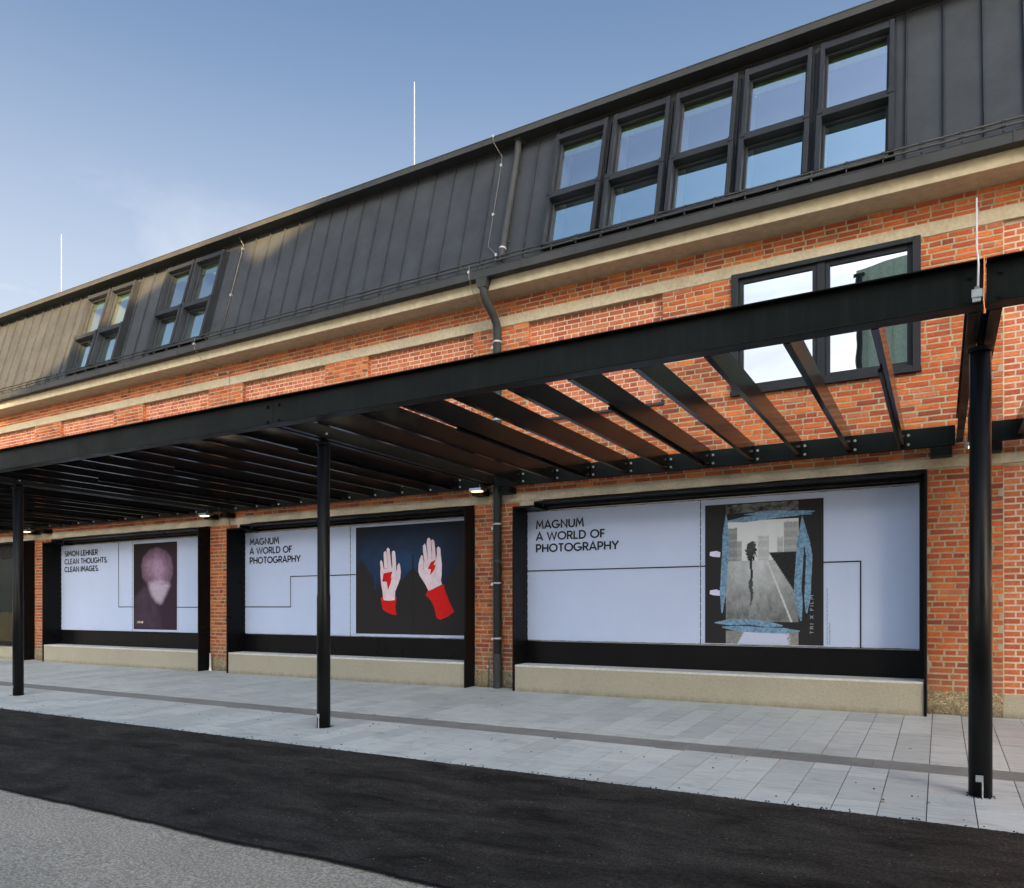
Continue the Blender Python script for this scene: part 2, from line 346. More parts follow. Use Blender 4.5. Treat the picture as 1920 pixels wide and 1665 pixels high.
def copy(o, parent, loc):
    c = o.copy(); col.objects.link(c); c.parent = parent; c.location = loc; return c
def instance_local(name, mesh, parent, world, **k):
    ox, oy, oz = rootloc(parent)
    o = bpy.data.objects.new(name, mesh); col.objects.link(o); o.parent = parent; o.location = (world[0] - ox, world[1] - oy, world[2] - oz); props(o, **k); return o
def local_mesh(name, b, mat):
    me = bpy.data.meshes.new(name); me.from_pydata(b.v, [], b.f); me.materials.append(M[mat]); me.update(); return me

# ------------------------------------------------------------------ levels
SL = .026
def gz(y): return SL * (y - 11.8)
W = 12.15            # face of the brick wall
PX = [.30 - 7.565 * k for k in range(-1, 4)]     # pier and post axes
X0, X1 = -30.2, 8.3  # building extent

# ------------------------------------------------------------------ ground
def sheet(name, pts, mat, kind='structure', th=None, parent=None):
    o = raw(name, pts, [tuple(range(len(pts)))], mat, parent); o['kind'] = kind; return o
def road(name, y0, y1, x0, x1, dz, mat):
    return sheet(name, [(x0, y0, gz(y0) + dz), (x1, y0, gz(y0) + dz), (x1, y1, gz(y1) + dz), (x0, y1, gz(y1) + dz)], mat)
g = raw('ground', [(-400, 400, -.45), (400, 400, -.45), (400, -400, -.45), (-400, -400, -.45)][::-1], [(0, 1, 2, 3)], 'plaster_grey'); g['kind'] = 'structure'
# older light asphalt in front
o = raw('road', [(-80, -40, gz(0)), (60, -40, gz(0)), (60, 0, gz(0)), (-80, 0, gz(0)), (60, 6.4, gz(6.4) - .02), (-80, 6.4, gz(6.4) - .02)], [(0, 1, 2, 3), (3, 2, 4, 5)], 'old_asphalt'); o['kind'] = 'structure'
# fresh dark asphalt strip with a wavy front edge and a ragged rear edge
rr = random.Random(5)
ctrl = [(-80, 3.80), (-7.7, 3.782), (-6.6, 3.795), (-5.5, 3.775), (-4.5, 3.762), (-3.5, 3.80), (-2.6, 3.775), (3, 3.78), (60, 3.79)]
def edge(x):
    for (a, b), (c, d) in zip(ctrl, ctrl[1:]):
        if a <= x <= c: return b + (d - b) * (x - a) / (c - a)
    return 3.6
xs = [-80, -40, -25]; x = -16
while x < 6: xs.append(x); x += .02
xs += [10, 30, 60]
fr = [edge(x) + (.006 * sin(x * 3.1) + .004 * sin(x * 11.3) + rr.uniform(-.006, .006) if -17 < x < 6 else 0) for x in xs]
bk = [6.55 + (rr.uniform(-.012, .008) if -17 < x < 6 else 0) for x in xs]
vs = []; fs = []
for i, x in enumerate(xs):
    vs += [(x, fr[i], gz(fr[i]) + .001), (x, fr[i] + .02, gz(fr[i]) + .012), (x, bk[i] - .03, gz(bk[i]) + .010), (x, bk[i], gz(bk[i]) - .003)]
for i in range(len(xs) - 1):
    a = 4 * i
    for k in range(3): fs.append((a + k, a + 4 + k, a + 5 + k, a + 1 + k))
o = raw('asphalt_strip', vs, [f for f in fs], 'fresh_asphalt'); o['kind'] = 'structure'
b = MB(); pts = []
vs = []; fs = []
for i, x in enumerate(xs):
    wd = .004 + .003 * sin(x * 5) + rr.uniform(0, .006)
    vs += [(x, fr[i] - wd, gz(fr[i]) + .002), (x, fr[i] + .012, gz(fr[i]) + .0135)]
for i in range(len(xs) - 1): fs.append((2 * i, 2 * i + 2, 2 * i + 3, 2 * i + 1))
o = raw('tar_seam', vs, fs, 'tar'); o['kind'] = 'structure'
# loose asphalt crumbs along the rear edge
b = MB()
for i in range(170):
    x = rr.uniform(-14, 1.2); y = 6.55 + abs(rr.gauss(0, .03)) ; s = rr.uniform(.003, .007); z = gz(y) + .003
    b.box(x - s, x + s, y - s, y + s * .8, z, z + s * 1.1)
for i in range(70):
    x = rr.uniform(-14, 1.2); y = rr.uniform(6.6, 8.2); s = rr.uniform(.004, .008); z = gz(y) + .003
    b.box(x - s, x + s, y - s, y + s * .8, z, z + s)
o = b.build('asphalt_crumbs', 'fresh_asphalt'); o['kind'] = 'stuff'; props(o, label='loose black asphalt crumbs scattered along the edge of the pale paving', category='asphalt crumbs')

# pavement: bed of sand, slabs on it
pv = raw('pavement', [(-60, 6.5, gz(6.5) - .012), (40, 6.5, gz(6.5) - .012), (40, 13, gz(13) - .012), (-60, 13, gz(13) - .012)], [(0, 1, 2, 3)], 'joint_sand'); pv['kind'] = 'structure'
DR0, DR1 = 8.28, 8.72
slabs = []
rs = random.Random(3); PW = .3432
k0 = int((-30 + .095) / PW)
for k in range(k0, 24):
    xa = -.095 + k * PW
    for (ya, yb) in ((6.555, DR0 - .004), (DR1 + .004, 12.12)):
        y = ya - rs.choice([.2, .45, .72, .6]) if True else ya
        while y < yb - .02:
            ln = rs.choice([.86, 1.03, 1.03, .69])
            a, c = max(y, ya), min(y + ln, yb)
            if c - a > .08: slabs.append((xa, xa + PW, a, c))
            y += ln
def slab_pts(xa, xb, ya, yb):
    j = .0042; xa += j; xb -= j; ya += j; yb -= j
    dz = rs.uniform(-.0008, .0008)
    return [(xa, ya, gz(ya) - .02), (xb, ya, gz(ya) - .02), (xb, yb, gz(yb) - .02), (xa, yb, gz(yb) - .02),
            (xa, ya, gz(ya) + dz), (xb, ya, gz(ya) + dz), (xb, yb, gz(yb) + dz), (xa, yb, gz(yb) + dz)]
def seen(s):
    xa, xb, ya, yb = s; x = (xa + xb) / 2; y = (ya + yb) / 2
    vis = x < .075 * y + .45 and x > -2.1 * y
    return (0 if vis else 1, math.hypot(x, y))
slabs.sort(key=seen)
for s in slabs[:300]:
    MB().hexa(slab_pts(*s)).build('paving_slab', 'slab', pv)
b = MB()
for s in slabs[300:]: b.hexa(slab_pts(*s))
b.build('paving_slab', 'slab', pv, kind='stuff')
# drainage channel: slotted covers
dc = thing('drainage_channel', 'long grey slotted drainage channel sunk across the pale paving', 'drain', (-7, 8.5, gz(8.5)))
b = MB(); b.box(-30, 8, DR0, DR1, gz(8.28) - .05, gz(8.28) - .022); b.build('channel_bed', 'rubber', dc)
gm = MB(); n = 7
for i in range(n):
    y = DR0 + .006 + (DR1 - DR0 - .012) * i / n
    gm.box(0.002, .996, y - DR0, y - DR0 + .038, -.03 + SL * (y - DR0), .0 + SL * (y - DR0))
for xx in (0.002, .33, .66, .98): gm.box(xx, xx + .014, .002, DR1 - DR0 - .004, -.03, -.004)
gme = local_mesh('channel_cover', gm, 'grate')
for k in range(-30, 8): instance_local('channel_cover', gme, dc, (k + .4, DR0, gz(DR0) - .001))

# ------------------------------------------------------------------ main building
bld = thing('brick_building', 'long red brick hall with dark metal mansard roof and rows of windows', 'building', (-11, 12.15, 0))
C = .0847; Z0 = .325
LOW = [(-7.76, -6.75), ]                      # piers between openings
openings = [(-6.75, -.16), (-14.34, -7.76), (-21.9, -15.3), (-29.5, -22.88)]
ups = [(-6.60, -4.04), (-10.41, -7.80), (-14.19, -11.60), (-17.90, -15.36), (-21.60, -19.14), (-25.35, -22.88), (-29.0, -26.5)]
real_win = (-2.87, -.27)
RB = .745                                    # start of the brick infill on the right
def lay(xa, xb, za, zb, y, holes, Lb, Hb, jt, jit, zoff=Z0, cr=C, dep=.012, seed=1, irregular=.0, first='A'):
    rn = random.Random(seed); out = []
    r = 0; z = zoff
    while z + cr * .6 <= zb:
        if z + cr * .4 >= za:
            z_0 = max(z + jt / 2, za + .003); z_1 = min(z + cr - jt / 2, zb - .003)
            x = xa - rn.choice([0, Hb * .5, Hb, Lb * .5]) if irregular else xa
            typ = r % 2; k = 0
            if not irregular and typ: pass
            while x < xb - .01:
                if irregular:
                    long_ = (rn.random() < (.78 if typ else .30))
                else:
                    long_ = (k > 0) if typ else False
                    if typ == 1 and k == 0: ln = Lb * .75
                ln = Lb if long_ else Hb
                if not irregular and typ == 1 and k == 0: ln = Hb * 1.5
                a, c = max(x + jt / 2, xa + .002), min(x + ln + jt / 2, xb - .002)
                segs = [(a, c)]
                for (hx0, hx1, hz0, hz1) in holes:
                    if z_1 > hz0 + .02 and z_0 < hz1 - .02:
                        ns = []
                        for (p, q) in segs:
                            if q <= hx0 or p >= hx1: ns.append((p, q))
                            else:
                                if p < hx0 - .03: ns.append((p, hx0 - .004))
                                if q > hx1 + .03: ns.append((hx1 + .004, q))
                        segs = ns
                for (p, q) in segs:
                    if q - p > .035:
                        jj = lambda: rn.uniform(-jit, jit)
                        dy = rn.uniform(-.003, .003)
                        out.append([(p + jj(), y - dep + dy, z_0 + jj()), (q + jj(), y - dep + dy, z_0 + jj()), (q, y + .02, z_0), (p, y + .02, z_0),
                                    (p + jj(), y - dep + dy, z_1 + jj()), (q + jj(), y - dep + dy, z_1 + jj()), (q, y + .02, z_1), (p, y + .02, z_1)])
                x += ln + jt; k += 1
        z += cr; r += 1
    return out
# backing wall pieces (mortar), cut round the openings
def cells(xa, xb, za, zb, holes):
    xs = sorted({xa, xb, *[h for q in holes for h in q[:2] if xa < h < xb]}); zs = sorted({za, zb, *[h for q in holes for h in q[2:] if za < h < zb]})
    for i in range(len(xs) - 1):
        for j in range(len(zs) - 1):
            cx = (xs[i] + xs[i + 1]) / 2; cz = (zs[j] + zs[j + 1]) / 2
            if not any(h[0] < cx < h[1] and h[2] < cz < h[3] for h in holes): yield xs[i], xs[i + 1], zs[j], zs[j + 1]
hol = [(a, c, -1, 3.47) for a, c in openings] + [(a, c, 4.94, 6.77) for a, c in ups] + [(*real_win, 4.94, 6.77)] + [(RB, X1 + 1, -1, 6.77)] + [(X0 - 1, X1 + 1, 6.77, 6.96), (X0 - 1, X1 + 1, 3.47, 3.61)]
b = MB()
for c in cells(X0, X1, -.1, 7.30, hol): b.box(c[0], c[1], W, W + .35, c[2], c[3])
b.build('wall', 'old_mortar', bld)
old = lay(X0, X1, Z0, 7.27, W, hol, .279, .132, .0235, .0045, dep=.008, seed=4, irregular=1)
# infills
new = []
for i, (a, c) in enumerate(ups):
    MB().box(a, c, W + .10, W + .35, 4.94, 6.77).build('infill_wall', 'new_mortar', bld)
    new += lay(a + .004, c - .004, 4.95, 6.765, W + .10, [], .252, .118, .020, .001, zoff=4.95, cr=.0865, dep=.006, seed=20 + i)
b = MB(); b.box(RB, X1, W + .06, W + .35, -.1, 6.77)
b.build('infill_wall', 'new_mortar', bld)
new += lay(RB + .006, X1, Z0, 6.765, W + .06, [(RB - 1, X1 + 1, 3.455, 3.60)], .252, .118, .023, .001, zoff=Z0, cr=.0865, dep=.006, seed=40)
# reveals get bricks by themselves: side faces of the wall pieces stay mortar with brick headers
rev = []
for (a, c) in ups + [real_win]:
    for k in range(21):
        z = 4.96 + k * C
        if z + .07 < 6.77:
            for xx, sg in ((a, 1), (c, -1)):
                x_0, x_1 = (xx - .004, xx + .004)
                rev.append([(x_0, W + .002, z), (x_1, W + .002, z), (x_1, W + .096, z), (x_0, W + .096, z), (x_0, W + .002, z + .068), (x_1, W + .002, z + .068), (x_1, W + .096, z + .068), (x_0, W + .096, z + .068)])
def bkey(p):
    x = (p[0][0] + p[1][0]) / 2; z = (p[0][2] + p[4][2]) / 2; y = p[0][1]
    area = (p[1][0] - p[0][0]) * .07
    vis = x < .93 and (z < 3.70 or 3.95 < z)
    if 3.61 < z < 3.78 and x > -4: vis = True
    if .1 < x < .3 and z < 3.7: vis = False
    return (0 if vis else 1, (x * x + y * y + (z - 1.5) ** 2) / (area / .0196))
allb = [(bkey(p), p, 'old_brick') for p in old] + [(bkey(p), p, 'new_brick') for p in new]
allb.sort(key=lambda t: t[0])
for _, p, mt in allb[:300]:
    MB().hexa(p).build('brick', mt, bld)
for mt in ('old_brick', 'new_brick'):
    b = MB()
    for _, p, m2 in allb[300:]:
        if m2 == mt: b.hexa(p)
    if mt == 'old_brick':
        for p in rev: b.hexa(p)
    b.build('brick', mt, bld, kind='stuff', label='weathered old brick courses' if mt == 'old_brick' else 'newer infill brickwork with pale mortar')
# plinths
for a, c in ((-7.76, -6.75), (-15.3, -14.34), (-22.88, -21.9), (-.16, RB), (-30.2, -29.5)):
    MB().box(a + .002, c - .002, W - .012, W - .001, -.1, Z0 + rs.uniform(-.02, .02)).build('plinth', 'plinth', bld)
b = MB(); b.box(RB + .004, X1, W + .035, W + .058, -.1, Z0 - .004); b.build('concrete_plinth', 'bench', bld)
# concrete bands
def band(name, xa, xb, y0, za, zb, seed, mat='lintel', jit=.004, step=.3):
    rn = random.Random(seed); n = int((xb - xa) / step); vs = []; fs = []
    for i in range(n + 1):
        x = xa + (xb - xa) * i / n; a = za + rn.uniform(-jit, jit); c = zb + rn.uniform(-jit, jit)
        vs += [(x, y0, a), (x, y0, c), (x, W + .3, c), (x, W + .3, a)]
    for i in range(n):
        q = 4 * i
        fs += [(q, q + 4, q + 5, q + 1), (q + 1, q + 5, q + 6, q + 2), (q + 3, q + 7, q + 4, q), (q + 2, q + 6, q + 7, q + 3)]
    return raw(name, vs, fs, mat, bld)
band('upper_lintel', X0, X1, W - .016, 6.765, 6.955, 1)
band('lower_lintel', X0, X1, W - .014, 3.472, 3.606, 2)
for a, c in openings: MB().box(a, a + .45, W - .010, W + .10, 3.345, 3.47).build('lintel_haunch', 'lintel', bld)
# cornice
cn = MB(); cn.box(X0, X1, 11.67, 12.45, 7.272, 7.60); bevel(cn.build('cornice', 'cornice', bld), .006, 2)
# core of the building
b = MB(); b.box(X0, X1, 13.7, 24, -.1, 10.2); b.box(X0, X0 + .2, 12.5, 13.7, -.1, 7.27); b.box(X1 - .2, X1, 12.5, 13.7, -.1, 7.27); b.build('core_wall', 'plaster_grey', bld)
b = MB(); b.box(X0, X1, 12.36, 24.2, 10.26, 10.33); b.build('flat_roof', 'gutter_metal', bld)
# gutters
def gutter(name, yf, yb, zb, zt, joints):
    b = MB(); t = .008
    b.box(X0, X1, yf, yf + t, zb, zt); b.box(X0, X1, yf + t, yb, zb, zb + t)
    b.tube([(X0, yf + .004, zt + .004), (X1, yf + .004, zt + .004)], .012, 8)
    o = b.build(name, 'gutter_metal', bld)
    s = MB(); s.box(-.014, .014, -.008, 0, -.001, zt - zb + .010); s.box(-.012, .012, -.004, .12, -.004, 0)
    me = local_mesh('gutter_strap', s, 'gutter_metal')
    for x in joints: 
        q = bpy.data.objects.new('gutter_strap', me); col.objects.link(q); q.parent = o; px = rootloc(o); q.location = (x - px[0], yf - px[1] , zb - px[2])
    return o
gutter('gutter', 11.50, 11.668, 7.46, 7.605, [-.2 - 1.03 * k for k in range(-7, 29)])
gutter('gutter', 12.08, 12.37, 10.23, 10.335, [-.7 - .98 * k for k in range(-8, 30)])
# a thin roof edge above the top gutter
b = MB(); b.box(X0, X1, 12.12, 12.36, 10.335, 10.345); b.build('roof_edge', 'gutter_metal', bld)

# mansard: slope coordinates
s_len = math.hypot(.273, 1)
def SP(x, wv, o): # along slope wv, outward o
    return (x, 11.67 + .273 / s_len * wv - o / s_len, 7.6 + wv / s_len + .273 / s_len * o)
def WZ(z): return (z - 7.6) * s_len
def sbox(b, x0, x1, w0, w1, o0, o1):
    b.hexa([SP(x0, w0, o1), SP(x1, w0, o1), SP(x1, w0, o0), SP(x0, w0, o0), SP(x0, w1, o1), SP(x1, w1, o1), SP(x1, w1, o0), SP(x0, w1, o0)]); return b
wins = [-6.04, -4.925, -3.81, -2.695, -1.575] + [-16.93, -15.86] + [-20.33, -19.24] + [-29.5, -28.4]
groups = [(-6.04, -.575), (-16.93, -14.86), (-20.33, -18.24), (-29.5, -27.4)]
WT = WZ(10.255)
edges = []; x = -.42 + .4655 * 18
while x > X0: edges.append(x); x -= .4655
edges = sorted([e for e in edges if e < X1] + [X0, X1]); 
def panel(x0, x1, w0, w1, seam=True):
    b = MB(); rn = R
    a, c, d, e = (rn.uniform(-.002, .002) for _ in range(4))
    b.v += [SP(x0 + .012, w0, 0 + a), SP(x1 - .012, w0, c), SP(x1 - .012, w1, d), SP(x0 + .012, w1, e), SP((x0 + x1) / 2, w0 + (w1 - w0) * rn.uniform(.3, .7), rn.uniform(-.004, .006))]
    b.f += [(0, 1, 4), (1, 2, 4), (2, 3, 4), (3, 0, 4)]
    sbox(b, x0 + .001, x1 - .001, w0, w1, -.03, -.012)
    o = b.build('roof_panel', 'roof_metal', bld)
    if seam:
        s = MB(); sbox(s, x1 - .006, x1 + .006, w0, w1 - .02, -.012, .042); s.build('standing_seam', 'roof_metal', o)
    return o
cuts = sorted(set(edges + [g for q in groups for g in q]))
last = None; clean = []
for c in cuts:
    if clean and c - clean[-1] < .06 and c not in [g for q in groups for g in q]: continue
    if clean and c - clean[-1] < .06: clean[-1] = c; continue
    clean.append(c)
for a, c in zip(clean, clean[1:]):
    m_ = (a + c) / 2
    if any(g0 < m_ < g1 for g0, g1 in groups): panel(a, c, WZ(10.03), WT, False)
    else: panel(a, c, 0, WT)
# flashing at the roof top (soffit trim)
b = MB(); sbox(b, X0, X1, WT - .06, WT, .0, .02); b.build('roof_trim', 'gutter_metal', bld)
for g0, g1 in groups: sbox(MB(), g0, g1, 0, WZ(7.75), -.03, 0).build('window_apron', 'roof_metal', bld)

# roof windows
def roof_window(x):
    x0, x1 = x, x + 1.0; wb, wm, wt = WZ(7.75), WZ(8.70), WZ(10.01)
    o0 = .15; o1 = .185
    b = MB(); j = .062
    sbox(b, x0, x0 + j, wm, wt, -.02, o0); sbox(b, x1 - j, x1, wm, wt, -.02, o0)
    sbox(b, x0 + j, x1 - j, wt - .10, wt - .002, -.02, o0 - .012)
    sbox(b, x0 + j, x1 - j, wt - .135, wt - .10, .02, o0 + .004)
    sbox(b, x0 - .012, x0 + j - .004, wb, wm - .002, -.02, o1); sbox(b, x1 - j + .004, x1 + .012, wb, wm - .002, -.02, o1)
    sbox(b, x0 - .012, x0 + j + .01, wm + .002, wm + .09, o0 + .002, o1 + .006); sbox(b, x1 - j - .01, x1 + .012, wm + .002, wm + .09, o0 + .002, o1 + .006)
    sbox(b, x0 + j - .004, x1 - j + .004, wm - .02, wm + .085, -.02, o1 - .012)
    sbox(b, x0 + j - .004, x1 - j + .004, wm - .055, wm - .02, .02, o1 + .004)
    sbox(b, x0 + j - .004, x1 - j + .004, wb, wb + .05, -.02, o1 - .10)
    fr = bevel(b.build('roof_window', 'window_metal', bld), .003, 1)
    # side flashings
    b = MB(); sbox(b, x1 + .001, x1 + .03, wb, wt + .02, 0, .045); sbox(b, x0 - .045, x0 - .014, wb, wt + .02, 0, .045); b.build('side_flashing', 'window_metal', fr)
    for (a, c) in ((wb + .05, wm - .055), (wm + .085, wt - .135)):
        q = .036; s = MB(); e = .05
        sbox(s, x0 + j, x0 + j + q, a, c, -.02, e); sbox(s, x1 - j - q, x1 - j, a, c, -.02, e)
        sbox(s, x0 + j + q, x1 - j - q, a, a + q, -.02, e); sbox(s, x0 + j + q, x1 - j - q, c - q, c, -.02, e)
        bevel(s.build('sash', 'window_metal', fr), .004, 1)
        p = MB(); tl = [R.uniform(-.006, .006) for _ in range(3)]; p.v += [SP(x0 + j + q, a + q, .012 + tl[0]), SP(x1 - j - q, a + q, .012 + tl[1]), SP(x1 - j - q, c - q, .012 + tl[1] + tl[2]), SP(x0 + j + q, c - q, .012 + tl[0] + tl[2])]; p.f.append((0, 1, 2, 3))
        p.build('pane', 'glass_low' if a < wm - .2 else 'glass_roof', fr)
    # inner reveals, green strip, dark sheet
    i = MB(); sbox(i, x0 + .03, x0 + j + .01, wb, wt, -.42, -.025); sbox(i, x1 - j - .01, x1 - .03, wb, wt, -.42, -.025)
    i.build('window_reveal', 'reveal', fr)
    i = MB(); sbox(i, x0 + j + .012, x1 - j - .012, wt - .36, wt - .13, -.06, -.04); i.build('green_strip', 'green_tint', fr)  # added green strip that tints the top of the upper pane
    i = MB(); sbox(i, x0 + .02, x1 - .02, wb - .05, wt + .05, -.46, -.43); i.build('dim_room_sheet', 'room', fr)  # sheet coloured dark in place of the shade in the room
for x in wins: roof_window(x)
for g0, g1 in groups:
    ww = sorted([x for x in wins if g0 - .01 <= x < g1])
    for a, c in zip(ww, ww[1:]): sbox(MB(), a + 1.001, c - .001, WZ(7.75), WZ(10.03), -.03, -.004).build('window_infill', 'roof_metal', bld)
for g0, g1 in groups:
    MB().tube([(g0 + .05, 11.555, 7.735), (g1 - .05, 11.555, 7.735)], .028, 10).build('window_guard_tube', 'window_metal', bld, smooth=True)

# snow rail
b = MB(); b.tube([(X0, 11.515, 7.70), (X1, 11.515, 7.70)], .015, 8); b.build('snow_rail', 'gutter_metal', bld, smooth=True)
b = MB(); b.tube([(X0, 11.555, 7.79), (X1, 11.555, 7.79)], .015, 8); b.build('snow_rail', 'gutter_metal', bld, smooth=True)
s = MB(); s.box(-.010, .010, -.015, .10, -.06, -.045); s.hexa([(-.006, -.012, -.05), (.006, -.012, -.05), (.006, .012, -.05), (-.006, .012, -.05), (-.006, .05, .12), (.006, .05, .12), (.006, .085, .12), (-.006, .085, .12)])
s.tube([(-.022, .01, .01), (.022, .01, .01)], .022, 8); s.tube([(-.022, .055, .10), (.022, .055, .10)], .022, 8)
me = local_mesh('rail_bracket', s, 'gutter_metal')
x = -.42 + .2 + .4655 * 4
while x > -25.5: instance_local('rail_bracket', me, bld, (x, 11.500, 7.69)); x -= .4655

# wall window
wx0, wx1 = real_win
b = MB(); f = .075
b.box(wx0 - .03, wx0 + f, W - .045, W + .12, 4.93, 6.80); b.box(wx1 - f, wx1 + .03, W - .045, W + .12, 4.93, 6.80)
b.box(wx0 + f, wx1 - f, W - .045, W + .12, 6.80 - f, 6.797); b.box(wx0 - .04, wx1 + .04, W - .085, W + .12, 4.86, 4.93); b.box(wx0 + f, wx1 - f, W - .04, W + .12, 4.932, 4.97)
ww_o = bevel(b.build('wall_window', 'window_metal', bld), .004, 1)
mid = (wx0 + wx1) / 2
b = MB(); b.box(mid - .055, mid + .055, W + .0, W + .11, 4.972, 6.722); b.build('mullion', 'window_metal', ww_o)
for a, c in ((wx0 + f, mid - .055), (mid + .055, wx1 - f)):
    b = MB(); q = .07; y0, y1 = W + .02, W + .09
    b.box(a + .002, a + q, y0, y1, 4.974, 6.72); b.box(c - q, c - .002, y0, y1, 4.974, 6.72); b.box(a + q, c - q, y0, y1, 4.974, 4.974 + q); b.box(a + q, c - q, y0, y1, 6.72 - q, 6.72)
    bevel(b.build('casement', 'window_metal', ww_o), .006, 2)
    raw('pane', [(a + q, W + .05, 4.974 + q), (c - q, W + .05, 4.974 + q), (c - q, W + .05, 6.72 - q), (a + q, W + .05, 6.72 - q)], [(0, 1, 2, 3)], 'glass_wall', ww_o)
b = MB(); b.box(wx0, wx1, W + .5, W + .55, 4.9, 6.8); b.build('dim_room_sheet', 'room', ww_o)  # dark sheet behind the panes, stands for the unlit room
# window sills of the blind windows
for a, c in ups:
    b = MB(); b.box(a - .03, c + .03, W - .05, W + .09, 4.895, 4.935); b.box(a - .03, a + .02, W - .05, W + .06, 4.936, 4.97); b.box(c - .02, c + .03, W - .05, W + .06, 4.936, 4.97)
    b.build('window_sill', 'gutter_metal', bld)

# downpipes
def downpipe(px):
    r = .072
    b = MB(); b.tube([(px - .02, 11.585, 7.46), (px - .02, 11.585, 7.33), (px - .02, 11.59, 7.25), (px - .01, 11.66, 7.10), (px, 11.88, 6.93), (px, 12.02, 6.80), (px, 12.055, 6.68), (px, 12.055, .55)], r, 20)
    o = b.build('downpipe', 'pipe', bld, smooth=True)
    b = MB(); b.hexa([(px - .14, 11.505, 7.46), (px + .10, 11.505, 7.46), (px + .10, 11.665, 7.46), (px - .14, 11.665, 7.46), (px - .14, 11.505, 7.475), (px + .10, 11.505, 7.475), (px + .10, 11.665, 7.475), (px - .14, 11.665, 7.475)])
    b.hexa([(px - .10, 11.515, 7.30), (px + .06, 11.515, 7.30), (px + .06, 11.655, 7.30), (px - .10, 11.655, 7.30), (px - .14, 11.505, 7.459), (px + .10, 11.505, 7.459), (px + .10, 11.665, 7.459), (px - .14, 11.665, 7.459)])
    b.build('outlet', 'pipe', o)
    b = MB()
    for z in (6.45, 5.0, 3.05, 1.95, .92):
        b.tube([(px, 12.055, z), (px, 12.055, z + .03)], r + .006, 20)
        b.box(px - r - .03, px - r, 12.04, 12.15, z + .005, z + .025)
    b.build('pipe_clip', 'white_band', o, smooth=False)
    b = MB()
    for z in (6.60, 4.2, 2.35, .60, .52): b.tube([(px, 12.055, z), (px, 12.055, z + .05)], r + .005, 20)
    b.tube([(px, 12.055, -.02), (px, 12.055, .60)], r + .010, 20)
    b.build('pipe_socket', 'pipe', o, smooth=False)
downpipe(-7.20)
downpipe(7.95)
def roof_pipe(px):
    r = .062
    b = MB(); b.tube([SP(px, WT + .02, .12), SP(px, WT - .12, .12), SP(px, WT - .30, .10), SP(px, .30, .10), SP(px, .0, .10)], r, 16); o = b.build('roof_pipe', 'pipe', bld, smooth=True)
    b = MB(); b.hexa([SP(px - .07, WT - .10, .19), SP(px + .07, WT - .10, .19), SP(px + .07, WT - .10, .05), SP(px - .07, WT - .10, .05), SP(px - .12, WT - .01, .24), SP(px + .12, WT - .01, .24), SP(px + .12, WT - .01, .02), SP(px - .12, WT - .01, .02)])
    b.build('outlet', 'pipe', o)
    b = MB(); b.tube([SP(px, .33, .10), SP(px, .36, .10)], r + .006, 16); b.build('pipe_band', 'white_band', o)
    b = MB()
    for q in (.5, 2.05): b.tube([SP(px, q, .10), SP(px, q + .05, .10)], r + .004, 16); b.tube([SP(px + r, q, .06), SP(px + r + .045, q, .06)], .012, 8)
    b.build('pipe_socket', 'pipe', o)
roof_pipe(-6.86)

# ------------------------------------------------------------------ lightning conductors
def conductor(pts, clips, label, name='lightning_conductor', r=.0065):
    t = thing(name, label, 'lightning conductor', pts[-1], 'lightning conductor wires on the facade')
    b = MB(); b.tube(pts, r, 6); b.build('wire', 'wire', t, smooth=True)
    if clips:
        b = MB()
        for (x, y, z) in clips: b.box(x - .02, x + .02, y - .02, y + .03, z - .025, z + .025)
        b.build('clip', 'galv', t)
px = -7.20
conductor([(-7.30, 12.07, 10.36), (-7.30, 12.06, 10.24), SP(-7.26, WT - .18, .03), SP(-7.24, WT - .35, .03), SP(-7.24, .55, .03), SP(-7.03, .32, .03), SP(-7.03, .05, .03)],
          [SP(-7.24, WT - .4, .03), SP(-7.24, 1.25, .03), SP(-7.03, .32, .03), (-7.30, 12.08, 10.35)], 'thin pale wire running down the dark roof beside the roof pipe')
conductor([(-7.47, 11.50, 7.72), (-7.47, 11.49, 7.50), (-7.46, 11.62, 7.27), (-7.42, 11.75, 7.15), (-7.36, 12.08, 6.95), (-7.34, 12.12, 6.75), (-7.34, 12.12, .60), (-7.44, 12.12, .52), (-7.44, 12.12, 0)],
          [(-7.47, 11.49, 7.6), (-7.34, 12.11, 6.4), (-7.34, 12.11, 5.0), (-7.34, 12.11, 3.0), (-7.34, 12.11, 1.95), (-7.34, 12.11, .92), (-7.44, 12.11, .40)], 'pale wire from the gutter down the brick pier beside the grey downpipe')
conductor([SP(-14.40, WT + .08, .20), SP(-14.40, WT - .03, .20), SP(-14.34, WT - .2, .03), SP(-14.36, .12, .03)], [SP(-14.34, WT - .3, .03), SP(-14.35, 1.2, .03), SP(-14.36, .2, .03)], 'thin pale wire down the half sunlit roof right of two windows')
conductor([(-15.02, 11.50, 7.74), (-15.02, 11.49, 7.50), (-14.98, 11.66, 7.27), (-14.85, 12.10, 7.22), (-14.70, 12.12, 7.19)], [(-15.02, 11.48, 7.60)], 'short pale wire slanting from the gutter across the cornice')
conductor([(-15.0, 12.10, 7.05), (-14.62, 12.11, 7.05), (-14.60, 12.12, 6.98), (-14.60, 12.12, .45), (-14.60, 12.12, 0)], [(-14.98, 12.11, 7.05), (-14.60, 12.11, 7.05), (-14.60, 12.11, 6.85), (-14.60, 12.11, 2.95), (-14.60, 12.11, 1.95), (-14.60, 12.11, .9), (-14.60, 12.11, .36)], 'pale wire with clips down the brick pier left of the two hands banner')
